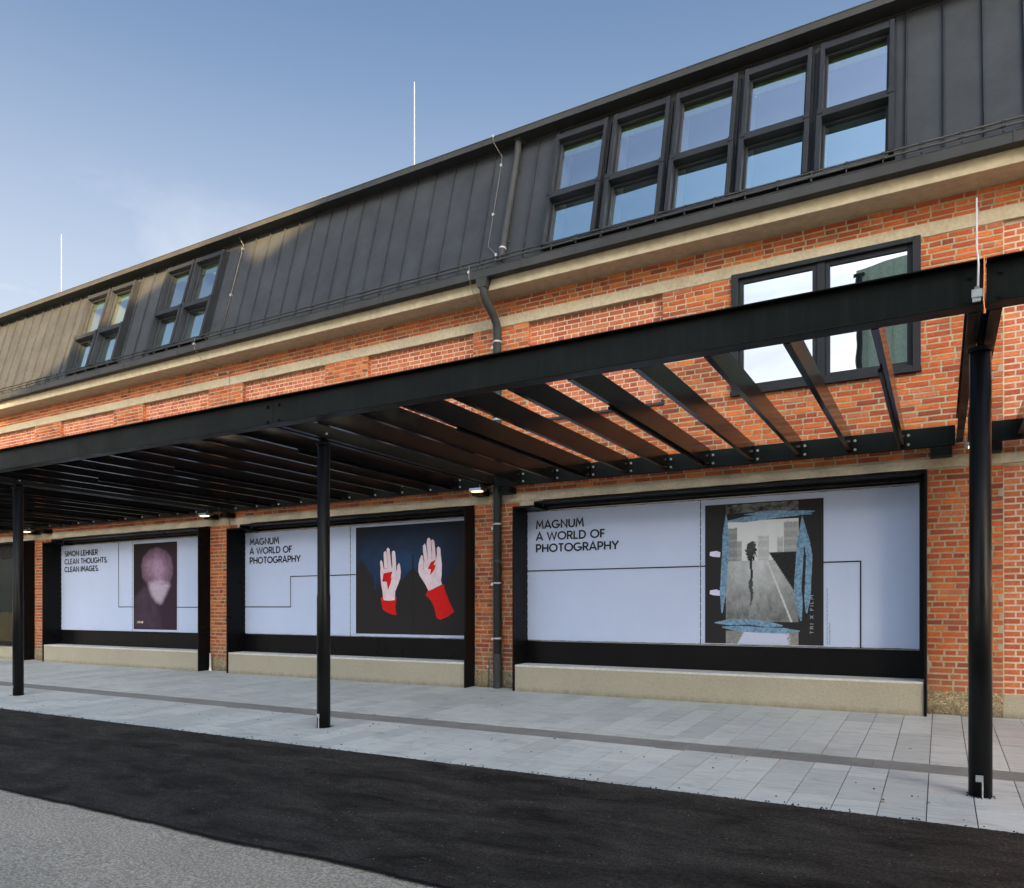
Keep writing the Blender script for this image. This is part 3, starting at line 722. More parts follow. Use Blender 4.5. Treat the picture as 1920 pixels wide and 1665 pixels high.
for i, (x, zt, zb, y, lb) in enumerate([(-10.60, 13.67, 10.33, 14, 'tall thin white rod on the dark part of the roof'), (-24.82, 13.61, 10.33, 14, 'tall thin white rod above the sunlit left end of the roof')]):
    t = thing('lightning_rod', lb, 'lightning rod', (x, y, zb), 'thin white rods standing on the roof')
    MB().tube([(x, y, zb), (x, y, (zb + zt) / 2), (x, y, zt)], [.010, .009, .009], 8).build('rod', 'rod', t, smooth=True)
    MB().box(x - .12, x + .12, y - .12, y + .12, 10.33, 10.37).build('foot', 'galv', t)
for x, lb in ((-12.0, 'small wire hoop on the roof edge left of the tall rod'), (-26.0, 'small wire hoop on the sunlit roof edge')):
    t = thing('roof_hoop', lb, 'wire hoop', (x, 12.5, 10.33))
    MB().tube([(x, 12.4, 10.33), (x + .05, 12.4, 10.60), (x + .5, 12.5, 10.60), (x + .62, 12.5, 10.33)], .010, 6).build('wire', 'wire', t)

# ------------------------------------------------------------------ display cases, banners, benches
YB = 12.33
def case(xa, xb, label, doors=False):
    t = thing('display_case', label, 'display case', ((xa + xb) / 2, 11.9, 0), 'black steel display cases in the wall openings')
    b = MB(); b.box(xa + .002, xa + .034, 11.82, 12.42, 0, 3.335); bevel(b.build('side_panel', 'case_steel', t), .002, 1)
    b = MB(); b.box(xb - .034, xb - .002, 11.82, 12.42, -.0, 3.40); b.box(xb - .10, xb - .035, 12.20, 12.42, .5, 3.39); bevel(b.build('side_panel', 'case_steel', t), .002, 1)
    b = MB(); b.box(xa + .036, xa + .45, 11.822, 12.42, 3.30, 3.335); b.box(xa + .45, xb - .036, 11.822, 12.42, 3.372, 3.402); b.box(xa + .44, xa + .449, 11.822, 12.42, 3.336, 3.40)
    b.box(xa + .46, xb - .036, 12.16, 12.42, 3.33, 3.371)
    bevel(b.build('top_panel', 'case_steel', t), .002, 1)
    if not doors:
        b = MB(); b.box(xa + .036, xb - .036, 12.30, 12.42, .46, .885); b.box(xa + .036, xb - .036, 12.288, 12.30, .868, .888); bevel(b.build('lower_panel', 'case_steel', t), .002, 1)
        b = MB(); b.box(xa + .036, xb - .036, 12.40, 12.42, .90, 3.30); b.build('back_panel', 'case_steel', t)
    return t
def bench(xa, xb, label):
    t = thing('concrete_bench', label, 'bench', ((xa + xb) / 2, 12.0, 0), 'low concrete benches below the banners')
    b = MB(); b.box(xa, xb, 11.845, 12.285, -.06, .455); bevel(b.build('bench_block', 'bench', t), .008, 2)
    b = MB(); b.hexa([(xa + .001, 11.842, .440), (xb - .001, 11.842, .440), (xb - .001, 12.28, .456), (xa + .001, 12.28, .456), (xa + .001, 11.842, .476), (xb - .001, 11.842, .476), (xb - .001, 12.28, .482), (xa + .001, 12.28, .482)])
    bevel(b.build('seat_slab', 'lintel2', t), .008, 2)
M['lintel2'] = geo_simple('bench_top_concrete', (.50, .50, .46), (.64, .63, .58), 1.2, .7, .25, 60)
M['lintel2'].node_tree.nodes['Principled BSDF'].inputs['Specular IOR Level'].default_value = .5
case(-6.75, -.16, 'black steel case round the right banner with the misty street picture')
case(-14.34, -7.76, 'black steel case round the middle banner with two raised hands')
case(-21.90, -15.30, 'black steel case round the left banner with the purple head')
ec = case(-29.5, -22.88, 'black case with dark glass at the far left edge behind the post', True)
b = MB(); b.box(-29.4, -22.93, 12.20, 12.26, .42, .50); b.box(-29.4, -22.93, 12.20, 12.26, 2.98, 3.34)
for x in (-29.4, -27.2, -25.05, -22.98): b.box(x, x + .05, 12.205, 12.255, .50, 2.98)
b.build('glazing_frame', 'case_steel', ec)
raw('pane', [(-29.4, 12.23, .5), (-22.93, 12.23, .5), (-22.93, 12.23, 3.0), (-29.4, 12.23, 3.0)], [(0, 1, 2, 3)], 'glass_dark', ec)
b = MB(); n = 130; zt, zb = 3.2, .5
for i in range(n + 1):
    x = -29.4 + 6.45 * i / n; y = 12.62 + .035 * sin(i * 1.7) + .02 * sin(i * .61)
    b.v += [(x, y, zb), (x, y, zt)]
b.f += [(2 * i, 2 * i + 2, 2 * i + 3, 2 * i + 1) for i in range(n)]
M['curtain'] = simple('dark_green_curtain', (.02, .055, .035), (.03, .075, .05), 2, .8)
b.build('curtain', 'curtain', ec, smooth=True)
b = MB(); b.box(-29.45, -22.92, 11.95, 12.19, -.05, .36); bevel(b.build('door_step', 'bench', ec), .008, 2)
bench(-6.712, -.198, 'long concrete bench under the right banner with the misty street picture')
bench(-14.302, -7.797, 'concrete bench under the middle banner with two raised hands')
bench(-21.862, -15.337, 'concrete bench under the left banner with the purple head')

# stroke letters
def arc(cx, cy, rx, ry, a0, a1, n=14): return [(cx + rx * cos(radians(a0 + (a1 - a0) * i / n)), cy + ry * sin(radians(a0 + (a1 - a0) * i / n))) for i in range(n + 1)]
G = {
 'M': (.92, [[(.05, 0), (.16, 1), (.46, .34), (.76, 1), (.87, 0)]]), 'A': (.84, [[(.04, 0), (.42, .98), (.80, 0)], [(.18, .30), (.66, .30)]]),
 'G': (.94, [arc(.47, .5, .43, .44, 48, 360, 24) , [(.90, .5), (.90, .45), (.50, .45)]]), 'N': (.82, [[(.09, 0), (.09, .96), (.73, .04), (.73, 1)]]),
 'U': (.78, [[(.08, 1), (.08, .38)] + arc(.39, .38, .31, .32, 180, 360, 12) + [(.70, 1)]]), 'W': (1.18, [[(.04, 1), (.32, .04), (.59, .94), (.86, .04), (1.14, 1)]]),
 'O': (1.0, [arc(.5, .5, .44, .44, 0, 360, 28)]), 'R': (.66, [[(.08, 0), (.08, .94), (.34, .94)] + arc(.34, .70, .24, .24, 90, -90, 10) + [(.08, .46)], [(.34, .44), (.62, 0)]]),
 'L': (.54, [[(.08, 1), (.08, .06), (.50, .06)]]), 'D': (.80, [[(.08, .06), (.08, .94), (.32, .94)] + arc(.32, .5, .40, .44, 90, -90, 16) + [(.08, .06)]]),
 'F': (.56, [[(.08, 0), (.08, .94), (.52, .94)], [(.08, .50), (.46, .50)]]), 'P': (.64, [[(.08, 0), (.08, .94), (.34, .94)] + arc(.34, .68, .24, .26, 90, -90, 10) + [(.08, .42)]]),
 'H': (.78, [[(.08, 0), (.08, 1)], [(.70, 0), (.70, 1)], [(.08, .5), (.70, .5)]]), 'T': (.64, [[(.02, .94), (.62, .94)], [(.32, .94), (.32, 0)]]),
 'Y': (.74, [[(.02, 1), (.37, .46), (.72, 1)], [(.37, .46), (.37, 0)]]), 'S': (.60, [arc(.30, .72, .22, .22, 30, 250, 14) + arc(.30, .27, .23, .22, 80, -150, 14)]),
 'I': (.16, [[(.08, 0), (.08, 1)]]), 'E': (.56, [[(.50, .94), (.08, .94), (.08, .06), (.50, .06)], [(.08, .5), (.44, .5)]]), 'C': (.86, [arc(.47, .5, .43, .44, 48, 312, 22)]),
 'X': (.70, [[(.04, 0), (.66, 1)], [(.04, 1), (.66, 0)]]), '.': (.2, [[(.10, .0), (.10, .15)]]), ' ': (.30, [])}
def strip(b, pts, wd, f):
    k = len(pts); closed = abs(pts[0][0] - pts[-1][0]) < 1e-6 and abs(pts[0][1] - pts[-1][1]) < 1e-6 and k > 10
    n0 = len(b.v)
    for i in range(k):
        p = Vector(pts[i]); 
        a = Vector(pts[i - 1]) if i > 0 else (Vector(pts[-2]) if closed else p); c = Vector(pts[i + 1]) if i < k - 1 else (Vector(pts[1]) if closed else p)
        d1 = (p - a).normalized() if (p - a).length > 0 else (c - p).normalized(); d2 = (c - p).normalized() if (c - p).length > 0 else d1
        n1 = Vector((-d1.y, d1.x)); n2 = Vector((-d2.y, d2.x)); m = (n1 + n2); m = m.normalized() if m.length > 1e-6 else n1
        s = min(2.2, 1 / max(.3, m.dot(n1))) * wd / 2
        b.v += [f(*(p + m * s)), f(*(p - m * s))]
    for i in range(k - 1): q = n0 + 2 * i; b.f.append((q, q + 2, q + 3, q + 1))
def text(parent, lines, x, width, z_lines, cap, mat, y, rot=False, track=.10, sw=.19, xs=None):
    b = MB(); cnt = 0
    for ln, zb, wdt in zip(lines, z_lines, width):
        tot = sum(G[c][0] + track for c in ln) - track; sc = wdt / tot; cx = 0
        for ch in ln:
            wd, strokes = G[ch]
            for st in strokes:
                yo = y - .0004 * (cnt % 4); cnt += 1
                if rot: f = lambda u, v, yo=yo, cx=cx: (x - v * cap, yo, zb + (cx + u) * sc)
                else: f = lambda u, v, yo=yo, cx=cx: (x + (cx + u) * sc, yo, zb + v * cap)
                # keep stroke weight even when letters are narrower than tall
                strip(b, st, sw, f)
            cx += wd + track
    return b.build('lettering', mat, parent)
def banner(xa, xb, za, zb, label, seam_x):
    t = thing('banner', label, 'banner', ((xa + xb) / 2, YB, za), 'pale blue printed banners')
    for (a, c) in ((xa, seam_x - .007), (seam_x + .007, xb)):
        n = max(8, int((c - a) / .12)); m_ = 14; vs = []; fs = []
        ph = random.Random(int(a * 10)).uniform(0, 6)
        for i in range(n + 1):
            for j in range(m_ + 1):
                u = i / n; v = j / m_
                e = .006 * abs(sin(u * n * .75 + ph)) * (v ** 6) + .005 * abs(sin(u * n * .75 + ph)) * ((1 - v) ** 8)
                yy = YB + .002 * sin(u * 9 + ph) * sin(v * 5)
                vs.append((a + (c - a) * u, yy + .002, za + (zb - za) * v - e * (1 if v > .5 else -1)))
        for i in range(n):
            for j in range(m_): q = i * (m_ + 1) + j; fs.append((q, q + m_ + 1, q + m_ + 2, q + 1))
        raw('fabric', vs, fs, 'banner', t, True)
    b = MB(); rn = random.Random(2)
    x = xa + .1
    while x < xb:
        b.box(x, x + .03, YB - .006, YB + .03, zb - .002, zb + .012); b.box(x + .02, x + .045, YB - .006, YB + .03, za - .012, za + .002); x += .17
    z = za + .1
    while z < zb: b.box(seam_x - .004, seam_x + .004, YB - .002, YB + .03, z, z + .02); b.box(xa - .012, xa + .004, YB - .006, YB + .03, z, z + .03); z += .14
    b.build('lacing', 'lintel', t, kind='stuff')
    b = MB(); b.tube([(xa, YB + .035, zb + .018), (xb, YB + .035, zb + .018)], .010, 6); b.tube([(xa, YB + .035, za - .018), (xb, YB + .035, za - .018)], .010, 6); b.build('tension_rod', 'galv', t)
    return t
YP = YB - .006
def rect(b, x0, x1, z0, z1, y): b.poly_xz([(x0, z0), (x1, z0), (x1, z1), (x0, z1)], y)
def picture(name, parent, x0, x1, z0, z1, y, nx, nz_, fn):
    vs = [(x0 + (x1 - x0) * i / nx, y, z0 + (z1 - z0) * j / nz_) for i in range(nx + 1) for j in range(nz_ + 1)]
    fs = [(i * (nz_ + 1) + j, (i + 1) * (nz_ + 1) + j, (i + 1) * (nz_ + 1) + j + 1, i * (nz_ + 1) + j + 1) for i in range(nx) for j in range(nz_)]
    o = raw(name, vs, fs, 'picture', parent)
    ca = o.data.color_attributes.new('print', 'FLOAT_COLOR', 'POINT'); d = []
    for i in range(nx + 1):
        for j in range(nz_ + 1): c = fn(i / nx, j / nz_); d += [c[0], c[1], c[2], 1]
    ca.data.foreach_set('color', d); return o
from mathutils import noise as mn
def nse(u, v, s, seed=0): return mn.fractal(Vector((u * s, v * s, seed)), .6, 2.1, 5)
def sm(a, b, x): t = max(0, min(1, (x - a) / (b - a))); return t * t * (3 - 2 * t)
def lerp(a, b, t): return tuple(p + (q - p) * t for p, q in zip(a, b))

# right banner
bn = banner(-6.71, -.225, .905, 3.285, 'pale blue banner printed with a dark film frame of a misty street', -3.455)
text(bn, ['MAGNUM', 'A WORLD OF', 'PHOTOGRAPHY'], -6.528, [.965, 1.377, 1.63], [2.962, 2.748, 2.53], .148, 'print_black', YP)
b = MB(); lw = .020
rect(b, -6.71, -3.467, 2.18, 2.18 + lw, YP); rect(b, -3.443, -3.377, 2.18, 2.18 + lw, YP); rect(b, -1.554, -1.047 + lw, 2.19, 2.19 + lw, YP); rect(b, -1.047, -1.047 + lw, .91, 2.19, YP - .0005)
b.build('printed_line', 'print_black', bn)
b = MB(); rect(b, -3.377, -1.554, .925, 3.187, YP); b.build('film_frame', 'print_black', bn)
def street(u, v):
    # plain misty lane: fog above, wet ground below, hazy blocks and hedge
    n = nse(u, v, 9, 1); n2 = nse(u, v, 40, 3)
    hz = .60
    if v > hz:
        c = .62 - .10 * sm(.6, 1, v) * 0 + .02 * n
        for (a, w_, h, d) in ((.0, .16, .93, .22), (.16, .07, .80, .30), (.45, .16, .84, .43), (.80, .20, .97, .30), (.72, .08, .82, .38)):
            if a < u < a + w_ and v < h + .02 * n2: c = d + .05 * n2 + (.06 if int(v * 34) % 3 == 0 else 0)
    else:
        t = (hz - v) / hz
        c = .40 - .24 * sm(0, 1, t) + .07 * n + .04 * n2
        c += .12 * math.exp(-((u - .45) / .16) ** 2) * (1 - t)
    # hedge wedge right
    e = .62 + (hz + .06 - v) * .9
    if v < hz + .08 and v > .25 and u > e and u > .6: c = .02 + .01 * n2
    if v < hz and abs(u - (.58 + (hz - v) * .55)) < .012: c = .55
    # bare tree in the middle with its reflection
    d = abs(u - .36 - .008 * sin(v * 30))
    if .40 < v < .74 and d < .016: c = .02
    if .60 < v < .80 and ((u - .36) / .075) ** 2 + ((v - .70) / .10) ** 2 < 1 + .8 * n2: c = .04 + .03 * n
    if .16 < v <= .40 and d < .035 * (v - .12) / .28 + .01 * n2: c = min(c, .06)
    c = max(.012, c); return (c * .97, c * 1.04, c * 1.06)
picture('printed_picture', bn, -3.037, -1.918, 1.28, 2.90, YP - .002, 90, 120, street)
picture('printed_picture', bn, -3.037, -1.918, 3.03, 3.172, YP - .002, 50, 8, lambda u, v: tuple(max(.02, .10 + .12 * nse(u, v * .2, 9, 8)) * k for k in (.95, 1.02, 1)))
picture('printed_picture', bn, -3.037, -1.918, .925, 1.135, YP - .002, 50, 10, lambda u, v: (.48, .52, .68) if .16 + .1 * (v) < u < .86 + .05 * nse(u, v, 20, 2) else tuple(.22 + .1 * nse(u, v, 20, 4) for _ in range(3)))
def crayon(pts_c, wd, off):
    b = MB(); rn = random.Random(len(pts_c) + int(off * 9999))
    n = 60; P = []
    for i in range(n + 1):
        t = i / n * (len(pts_c) - 1); k = min(int(t), len(pts_c) - 2); q = t - k
        P.append((pts_c[k][0] + (pts_c[k + 1][0] - pts_c[k][0]) * q + rn.uniform(-.001, .001), pts_c[k][1] + (pts_c[k + 1][1] - pts_c[k][1]) * q))
    for i, (x, z) in enumerate(P):
        j = min(i + 1, n); a = Vector((P[j][0] - P[max(i - 1, 0)][0], P[j][1] - P[max(i - 1, 0)][1])).normalized(); nx, nz2 = -a.y, a.x
        t = i / n; ww = wd * min(1, 4 * t + .15, 4 * (1 - t) + .2) * .62; a1 = ww * rn.uniform(.94, 1.05); a2 = ww * rn.uniform(.94, 1.05)
        b.v += [(x + nx * a1, YP - off, z + nz2 * a1), (x - nx * a2, YP - off, z - nz2 * a2)]
    b.f += [(2 * i, 2 * i + 2, 2 * i + 3, 2 * i + 1) for i in range(n)]
    b.build('crayon_stroke', 'crayon', bn)
crayon([(-3.03, 3.02), (-3.04, 2.5), (-3.07, 2.0), (-3.10, 1.42)], .085, .004)
crayon([(-3.05, 2.90), (-2.6, 2.93), (-2.1, 2.97), (-1.68, 2.99)], .07, .0046)
crayon([(-2.75, 3.0), (-2.2, 3.01), (-1.72, 2.95)], .05, .0052)
crayon([(-1.86, 2.92), (-1.90, 2.3), (-1.93, 1.8), (-1.88, 1.30)], .09, .0058)
crayon([(-1.86, 2.9), (-1.76, 2.3), (-1.78, 1.8), (-1.80, 1.42)], .075, .004)
crayon([(-3.22, 1.26), (-2.7, 1.28), (-2.15, 1.22)], .075, .0052)
crayon([(-3.10, 1.19), (-2.5, 1.15), (-1.90, 1.14)], .075, .004)
b = MB()
for z in (2.36, 1.73):
    b.poly_xz([(-3.30, z), (-3.24, z - .02), (-3.13, z - .03), (-3.125, z + .05), (-3.19, z + .075), (-3.295, z + .06)], YP - .002)
b.build('printed_patch', 'print_white', bn)
text(bn, ['TRI X FILM'], -1.70, [.60], [1.10], .05, 'film_grey', YP - .003, rot=True, track=.34, sw=.12)
# tiny caption
try:
    for k, (tx, ln) in enumerate((('James Dean, Times Square, New York City, USA, 1955. From the contact sheet', .86), ('© Dennis Stock/Magnum Photos', .33))):
        cu = bpy.data.curves.new('caption', 'FONT'); cu.body = tx; cu.size = .030; cu.resolution_u = 2
        tmp = bpy.data.objects.new('tmp', cu); col.objects.link(tmp)
        dg = bpy.context.evaluated_depsgraph_get(); me = bpy.data.meshes.new_from_object(tmp.evaluated_get(dg))
        wd = max(v.co.x for v in me.vertices); sc = ln / wd
        vs = [(-1.495 + k * .035 - v.co.y * 1.0, YP - .001, .945 + v.co.x * sc) for v in me.vertices]; fs = [tuple(p.vertices) for p in me.polygons]
        bpy.data.objects.remove(tmp)
        raw('caption', vs, fs, 'print_black', bn)
except Exception as ex: print('caption', ex)

# middle banner
bm = banner(-14.30, -7.81, .90, 3.265, 'pale blue banner printed with two raised hands in red sleeves', -11.05)
text(bm, ['MAGNUM', 'A WORLD OF', 'PHOTOGRAPHY'], -14.142, [.955, 1.37, 1.63], [2.972, 2.760, 2.538], .150, 'print_black', YP)
b = MB(); rect(b, -14.30, -12.825, 1.517, 1.537, YP); rect(b, -12.825, -12.805, 1.517, 2.225, YP - .0005); rect(b, -12.805, -11.062, 2.205, 2.225, YP); rect(b, -11.038, -10.89, 2.207, 2.227, YP); b.build('printed_line', 'print_black', bm)
def night(u, v):
    g = math.exp(-((u - .42) / .42) ** 2 - ((v - .66) / .26) ** 2); n = nse(u, v, 5, 5)
    c = (.010 + .006 * g, .012 + .028 * g * (1 + .5 * n), .018 + .078 * g * (1 + .5 * n))
    roof = .60 - abs(u - .53) * 1.0; tl = .70 - abs(u - .05) * 1.6 + .03 * nse(u, 0, 40); tr = .78 - abs(u - .97) * 2.2 + .03 * nse(u, 0, 40, 2)
    if v < max(roof, .44) or v < tl or v < tr: c = (.020, .018, .018)
    if abs(u - .53) < .003 and v < .72: c = (.014, .014, .018)
    if .175 < u < .195 and .40 < v < .56: c = (.012, .035, .13)
    return c
picture('printed_picture', bm, -10.885, -8.02, .96, 3.215, YP, 70, 60, night)
def cm(x, y):
    f = (x - 57) / 1363.; top = 195 - 95 * f; bot = 1515 + 25 * f; t = (y - top) / (bot - top)
    fx = f * (1 + .055 * (1 - f)); return (-10.885 + 2.80 * fx, 3.215 - 2.255 * t)
def pol(name, pts, mat, off, nsub=0):
    b = MB(); b.poly_xz([cm(*p) for p in pts], YP - off); b.build(name, mat, bm)
pol('printed_hand', [(405, 1105), (398, 1000), (380, 900), (368, 760), (373, 700), (365, 640), (370, 607), (382, 600), (396, 622), (414, 720), (419, 700), (412, 560), (411, 505), (430, 482), (446, 500), (457, 600), (463, 692), (467, 690), (454, 540), (447, 465), (463, 440), (485, 460), (497, 560), (512, 692), (520, 690), (513, 520), (518, 490), (535, 478), (554, 492), (564, 580), (570, 720), (577, 740), (582, 668), (602, 632), (615, 650), (627, 740), (618, 830), (585, 920), (556, 990), (552, 1105)], 'skin', .002)
pol('printed_hand', [(970, 985), (930, 900), (860, 790), (843, 740), (845, 660), (862, 580), (882, 535), (900, 545), (911, 620), (906, 700), (917, 600), (903, 500), (900, 420), (922, 388), (939, 420), (949, 520), (958, 592), (957, 500), (946, 380), (955, 330), (975, 315), (994, 340), (1002, 450), (1010, 578), (1011, 450), (999, 360), (1015, 335), (1038, 355), (1050, 450), (1060, 592), (1073, 520), (1070, 445), (1092, 425), (1113, 450), (1122, 560), (1132, 650), (1130, 780), (1120, 850), (1134, 900)], 'skin', .002)
pol('printed_sleeve', [(375, 1070), (400, 1062), (412, 1100), (480, 1106), (548, 1098), (566, 1050), (573, 1080), (556, 1180), (575, 1285), (520, 1278), (460, 1255), (400, 1215), (385, 1140)], 'red', .003)
pol('printed_sleeve', [(935, 1035), (960, 985), (1050, 948), (1155, 898), (1165, 960), (1225, 1120), (1283, 1240), (1210, 1300), (1110, 1345), (1065, 1310), (1045, 1200), (1000, 1100)], 'red', .003)
pol('printed_flash', [(410, 765), (522, 740), (500, 818), (512, 815), (500, 880), (466, 975), (450, 868), (392, 868)], 'red', .004)
pol('printed_flash', [(1000, 622), (1058, 592), (1032, 655), (1058, 662), (1040, 720), (988, 788), (1000, 712), (960, 706)], 'red', .004)
M['crease'] = simple('crease_print', (.42, .20, .20), rough=.7)
for pts in ([(419, 700), (463, 706)], [(467, 694), (455, 560)], [(566, 760), (575, 800), (560, 830)], [(906, 690), (920, 720), (905, 700)], [(960, 600), (955, 480)], [(1011, 590), (1010, 440)]):
    b = MB(); strip(b, pts if len(pts) > 1 else pts, 5, lambda x, y: (cm(x, y)[0], YP - .0035, cm(x, y)[1])); b.build('printed_crease', 'crease', bm)

# left banner
bl = banner(-21.86, -15.345, .875, 3.262, 'pale blue banner printed with a blurred purple head', -18.60)
text(bl, ['SIMON LEHNER', 'CLEAN THOUGHTS.', 'CLEAN IMAGES.'], -21.69, [1.57, 2.02, 1.62], [2.960, 2.738, 2.518], .150, 'print_black', YP)
b = MB(); rect(b, -19.192, -19.172, 1.52, 3.262, YP); rect(b, -19.172, -18.612, 1.52, 1.54, YP); rect(b, -16.778, -15.345, 1.51, 1.53, YP); rect(b, -18.588, -18.534, 1.52, 1.54, YP); b.build('printed_line', 'print_black', bl)
HP = [(.17, .75), (.22, .85), (.38, .93), (.55, .955), (.755, .91), (.88, .83), (.93, .705), (.91, .62), (.86, .55), (.885, .50), (.82, .43), (.80, .40), (.76, .37), (.73, .34), (.69, .29), (.62, .272), (.51, .30), (.40, .375), (.33, .47), (.30, .53), (.20, .60)]
FP = [(.34, .56), (.62, .58), (.83, .545), (.85, .50), (.80, .44), (.76, .39), (.73, .355), (.68, .30), (.62, .285), (.52, .31), (.42, .38), (.36, .47)]
SP_ = [(.0, .36), (.14, .44), (.24, .52), (.33, .50), (.40, .38), (.52, .30), (.60, .24), (.66, .0), (.0, .0)]
def inside(P, u, v, asp=1.28):
    d = 9; c = False; n = len(P)
    for k in range(n):
        (a, b_), (e, f_) = P[k], P[k - 1]
        if (b_ > v) != (f_ > v) and u < (e - a) * (v - b_) / (f_ - b_) + a: c = not c
        p = Vector((u, v * asp)); q1 = Vector((a, b_ * asp)); q2 = Vector((e, f_ * asp)); t = max(0, min(1, (p - q1).dot(q2 - q1) / max(1e-9, (q2 - q1).length_squared)))
        d = min(d, (p - q1 - (q2 - q1) * t).length)
    return d if c else -d
def head(u, v):
    n = nse(u, v, 6, 7); n2 = nse(u, v, 26, 9)
    c = lerp((.016, .010, .012), (.032, .016, .030), sm(.2, .9, u * .6 + (1 - v) * .6))
    sh = sm(-.03, .05, inside(SP_, u, v)); c = lerp(c, (.055 + .02 * n, .035 + .015 * n, .060 + .02 * n), sh * .8)
    h = inside(HP, u, v)
    hc = lerp((.13, .075, .12), (.30, .20, .29), sm(.0, .30, h)); hc = tuple(x * (1 + .25 * n2 + .2 * n) for x in hc)
    c = lerp(c, hc, sm(-.012, .03, h))
    f = inside(FP, u, v)
    c = lerp(c, (.44 + .05 * n2, .38 + .05 * n2, .46 + .05 * n2), sm(-.02, .07, f) * .85)
    if f > 0: c = lerp(c, (.20, .14, .20), .5 * math.exp(-((u - .70) / .09) ** 2 - ((v - .525) / .012) ** 2) + .3 * math.exp(-((u - .72) / .05) ** 2 - ((v - .385) / .008) ** 2))
    if .07 < u < .25 and .075 < v < .095: c = [(.0, .2, .5), (.1, .4, .1), (.6, .5, .05), (.6, .05, .3), (.6, .6, .7), (.02, .02, .02)][min(5, int((u - .07) / .03))]
    return c
picture('printed_picture', bl, -18.534, -16.778, .945, 3.183, YP, 60, 90, head)

# ------------------------------------------------------------------ canopy
ZB, ZT = 3.78, 4.12
cp = thing('steel_canopy', 'long black steel canopy of louvre blades on round posts before the brick hall', 'canopy', (-7.26, 7.58, gz(7.58)))
def ibeam_x(xa, xb, y, zb, zt, hf, name):
    b = MB(); b.box(xa, xb, y - .006, y + .006, zb + .014, zt - .014); b.box(xa, xb, y - hf, y + hf, zb, zb + .0135); b.box(xa, xb, y - hf, y + hf, zt - .0135, zt)
    return bevel(b.build(name, 'steel', cp), .003, 1)
bolt = MB(); bolt.tube([(0, 0, 0), (0, -.020, 0)], .019, 6); bolt.tube([(0, -.001, 0), (0, -.005, 0)], .026, 12); bme = local_mesh('bolt', bolt, 'steel')
sb = MB(); sb.tube([(0, 0, 0), (0, -.022, 0)], .013, 6); sb.tube([(0, -.001, 0), (0, -.004, 0)], .020, 10); sbm = local_mesh('bolt', sb, 'galv')
sbx = MB(); sbx.tube([(0, 0, 0), (.022, 0, 0)], .016, 6); sbxm = local_mesh('bolt', sbx, 'galv')
PXs = sorted(PX)
for a, c in zip([PXs[0] - 7.565] + PXs, PXs): ibeam_x(a + .003, c - .003, 6.70, ZB, ZT, .085, 'front_beam')
for px in PXs:
    for dx in (-.10, .10):
        for z in (ZB + .055, ZT - .095): instance_local('bolt', bme, cp, (px + dx, 6.692, z))
    # pair of cross channels
    for s in (-1, 1):
        b = MB(); xw = px + s * .028; lo, hi = sorted((xw, xw + s * .009)); b.box(lo, hi, 6.79, 11.98, ZB + .012, ZT - .012)
        l2, h2 = sorted((xw, xw + s * .085)); b.box(l2, h2, 6.79, 11.98, ZB - .004, ZB + .0115); b.box(l2, h2, 6.79, 11.98, ZT - .0115, ZT - .002)
        bevel(b.build('cross_beam', 'steel', cp), .002, 1)
    # post
    zb = gz(7.58)
    b = MB(); b.tube([(px, 7.58, zb - .05), (px, 7.58, 1.65), (px, 7.58, 1.70), (px, 7.58, 3.70)], [.0895, .0895, .083, .083], 40); po = b.build('post', 'post_steel', cp)
    for p in po.data.polygons: p.use_smooth = len(p.vertices) == 4
    b = MB(); b.tube([(px, 7.58, 3.695), (px, 7.58, 3.715), (px, 7.58, 3.728)], [.090, .101, .101], 32); b.build('post_cap', 'post_steel', po)
    b = MB(); rr2 = random.Random(int(px * 10))
    for i in range(24):
        a = rr2.uniform(0, 2 * pi); d = .092 + abs(rr2.gauss(0, .018)); s_ = rr2.uniform(.003, .008); xx, yy = px + d * cos(a), 7.58 + d * sin(a); b.box(xx - s_, xx + s_, yy - s_, yy + s_, gz(yy), gz(yy) + s_ * 1.2)
    b.build('base_grit', 'rubber', po, kind='stuff')
    b = MB(); b.box(px - .026, px + .026, 7.52, 7.64, 3.728, ZT - .03); b.build('head_plate', 'post_steel', po)
    for z in (ZB + .07, ZB + .22): instance_local('bolt', sbxm, cp, (px + .038, 7.58, z))
    b = MB(); b.box(px - .038, px + .018, 7.476, 7.486, zb + .135, zb + .19); b.tube([(px - .010, 7.476, zb + .162), (px - .010, 7.468, zb + .162)], .014, 8); b.build('earthing_plate', 'galv', po)
    b = MB(); b.tube([(px + .012, 7.472, zb + .135), (px + .012, 7.472, zb - .01)], .006, 8); b.build('earthing_rod', 'galv', po)
    for x0, x1 in ((px - .42, px - .16), (px + .16, px + .42)):
        b = MB(); b.box(x0, x1, 11.93, 12.135, 3.61, 3.725); b.box(x0 + .02, x0 + .035, 11.90, 11.93, 3.62, 3.72); b.box(x1 - .035, x1 - .02, 11.90, 11.93, 3.62, 3.72); b.build('wall_bracket', 'steel', cp)
lv = MB(); lv.box(-.030, .030, 6.79, 11.925, 0, .26); lvm = None
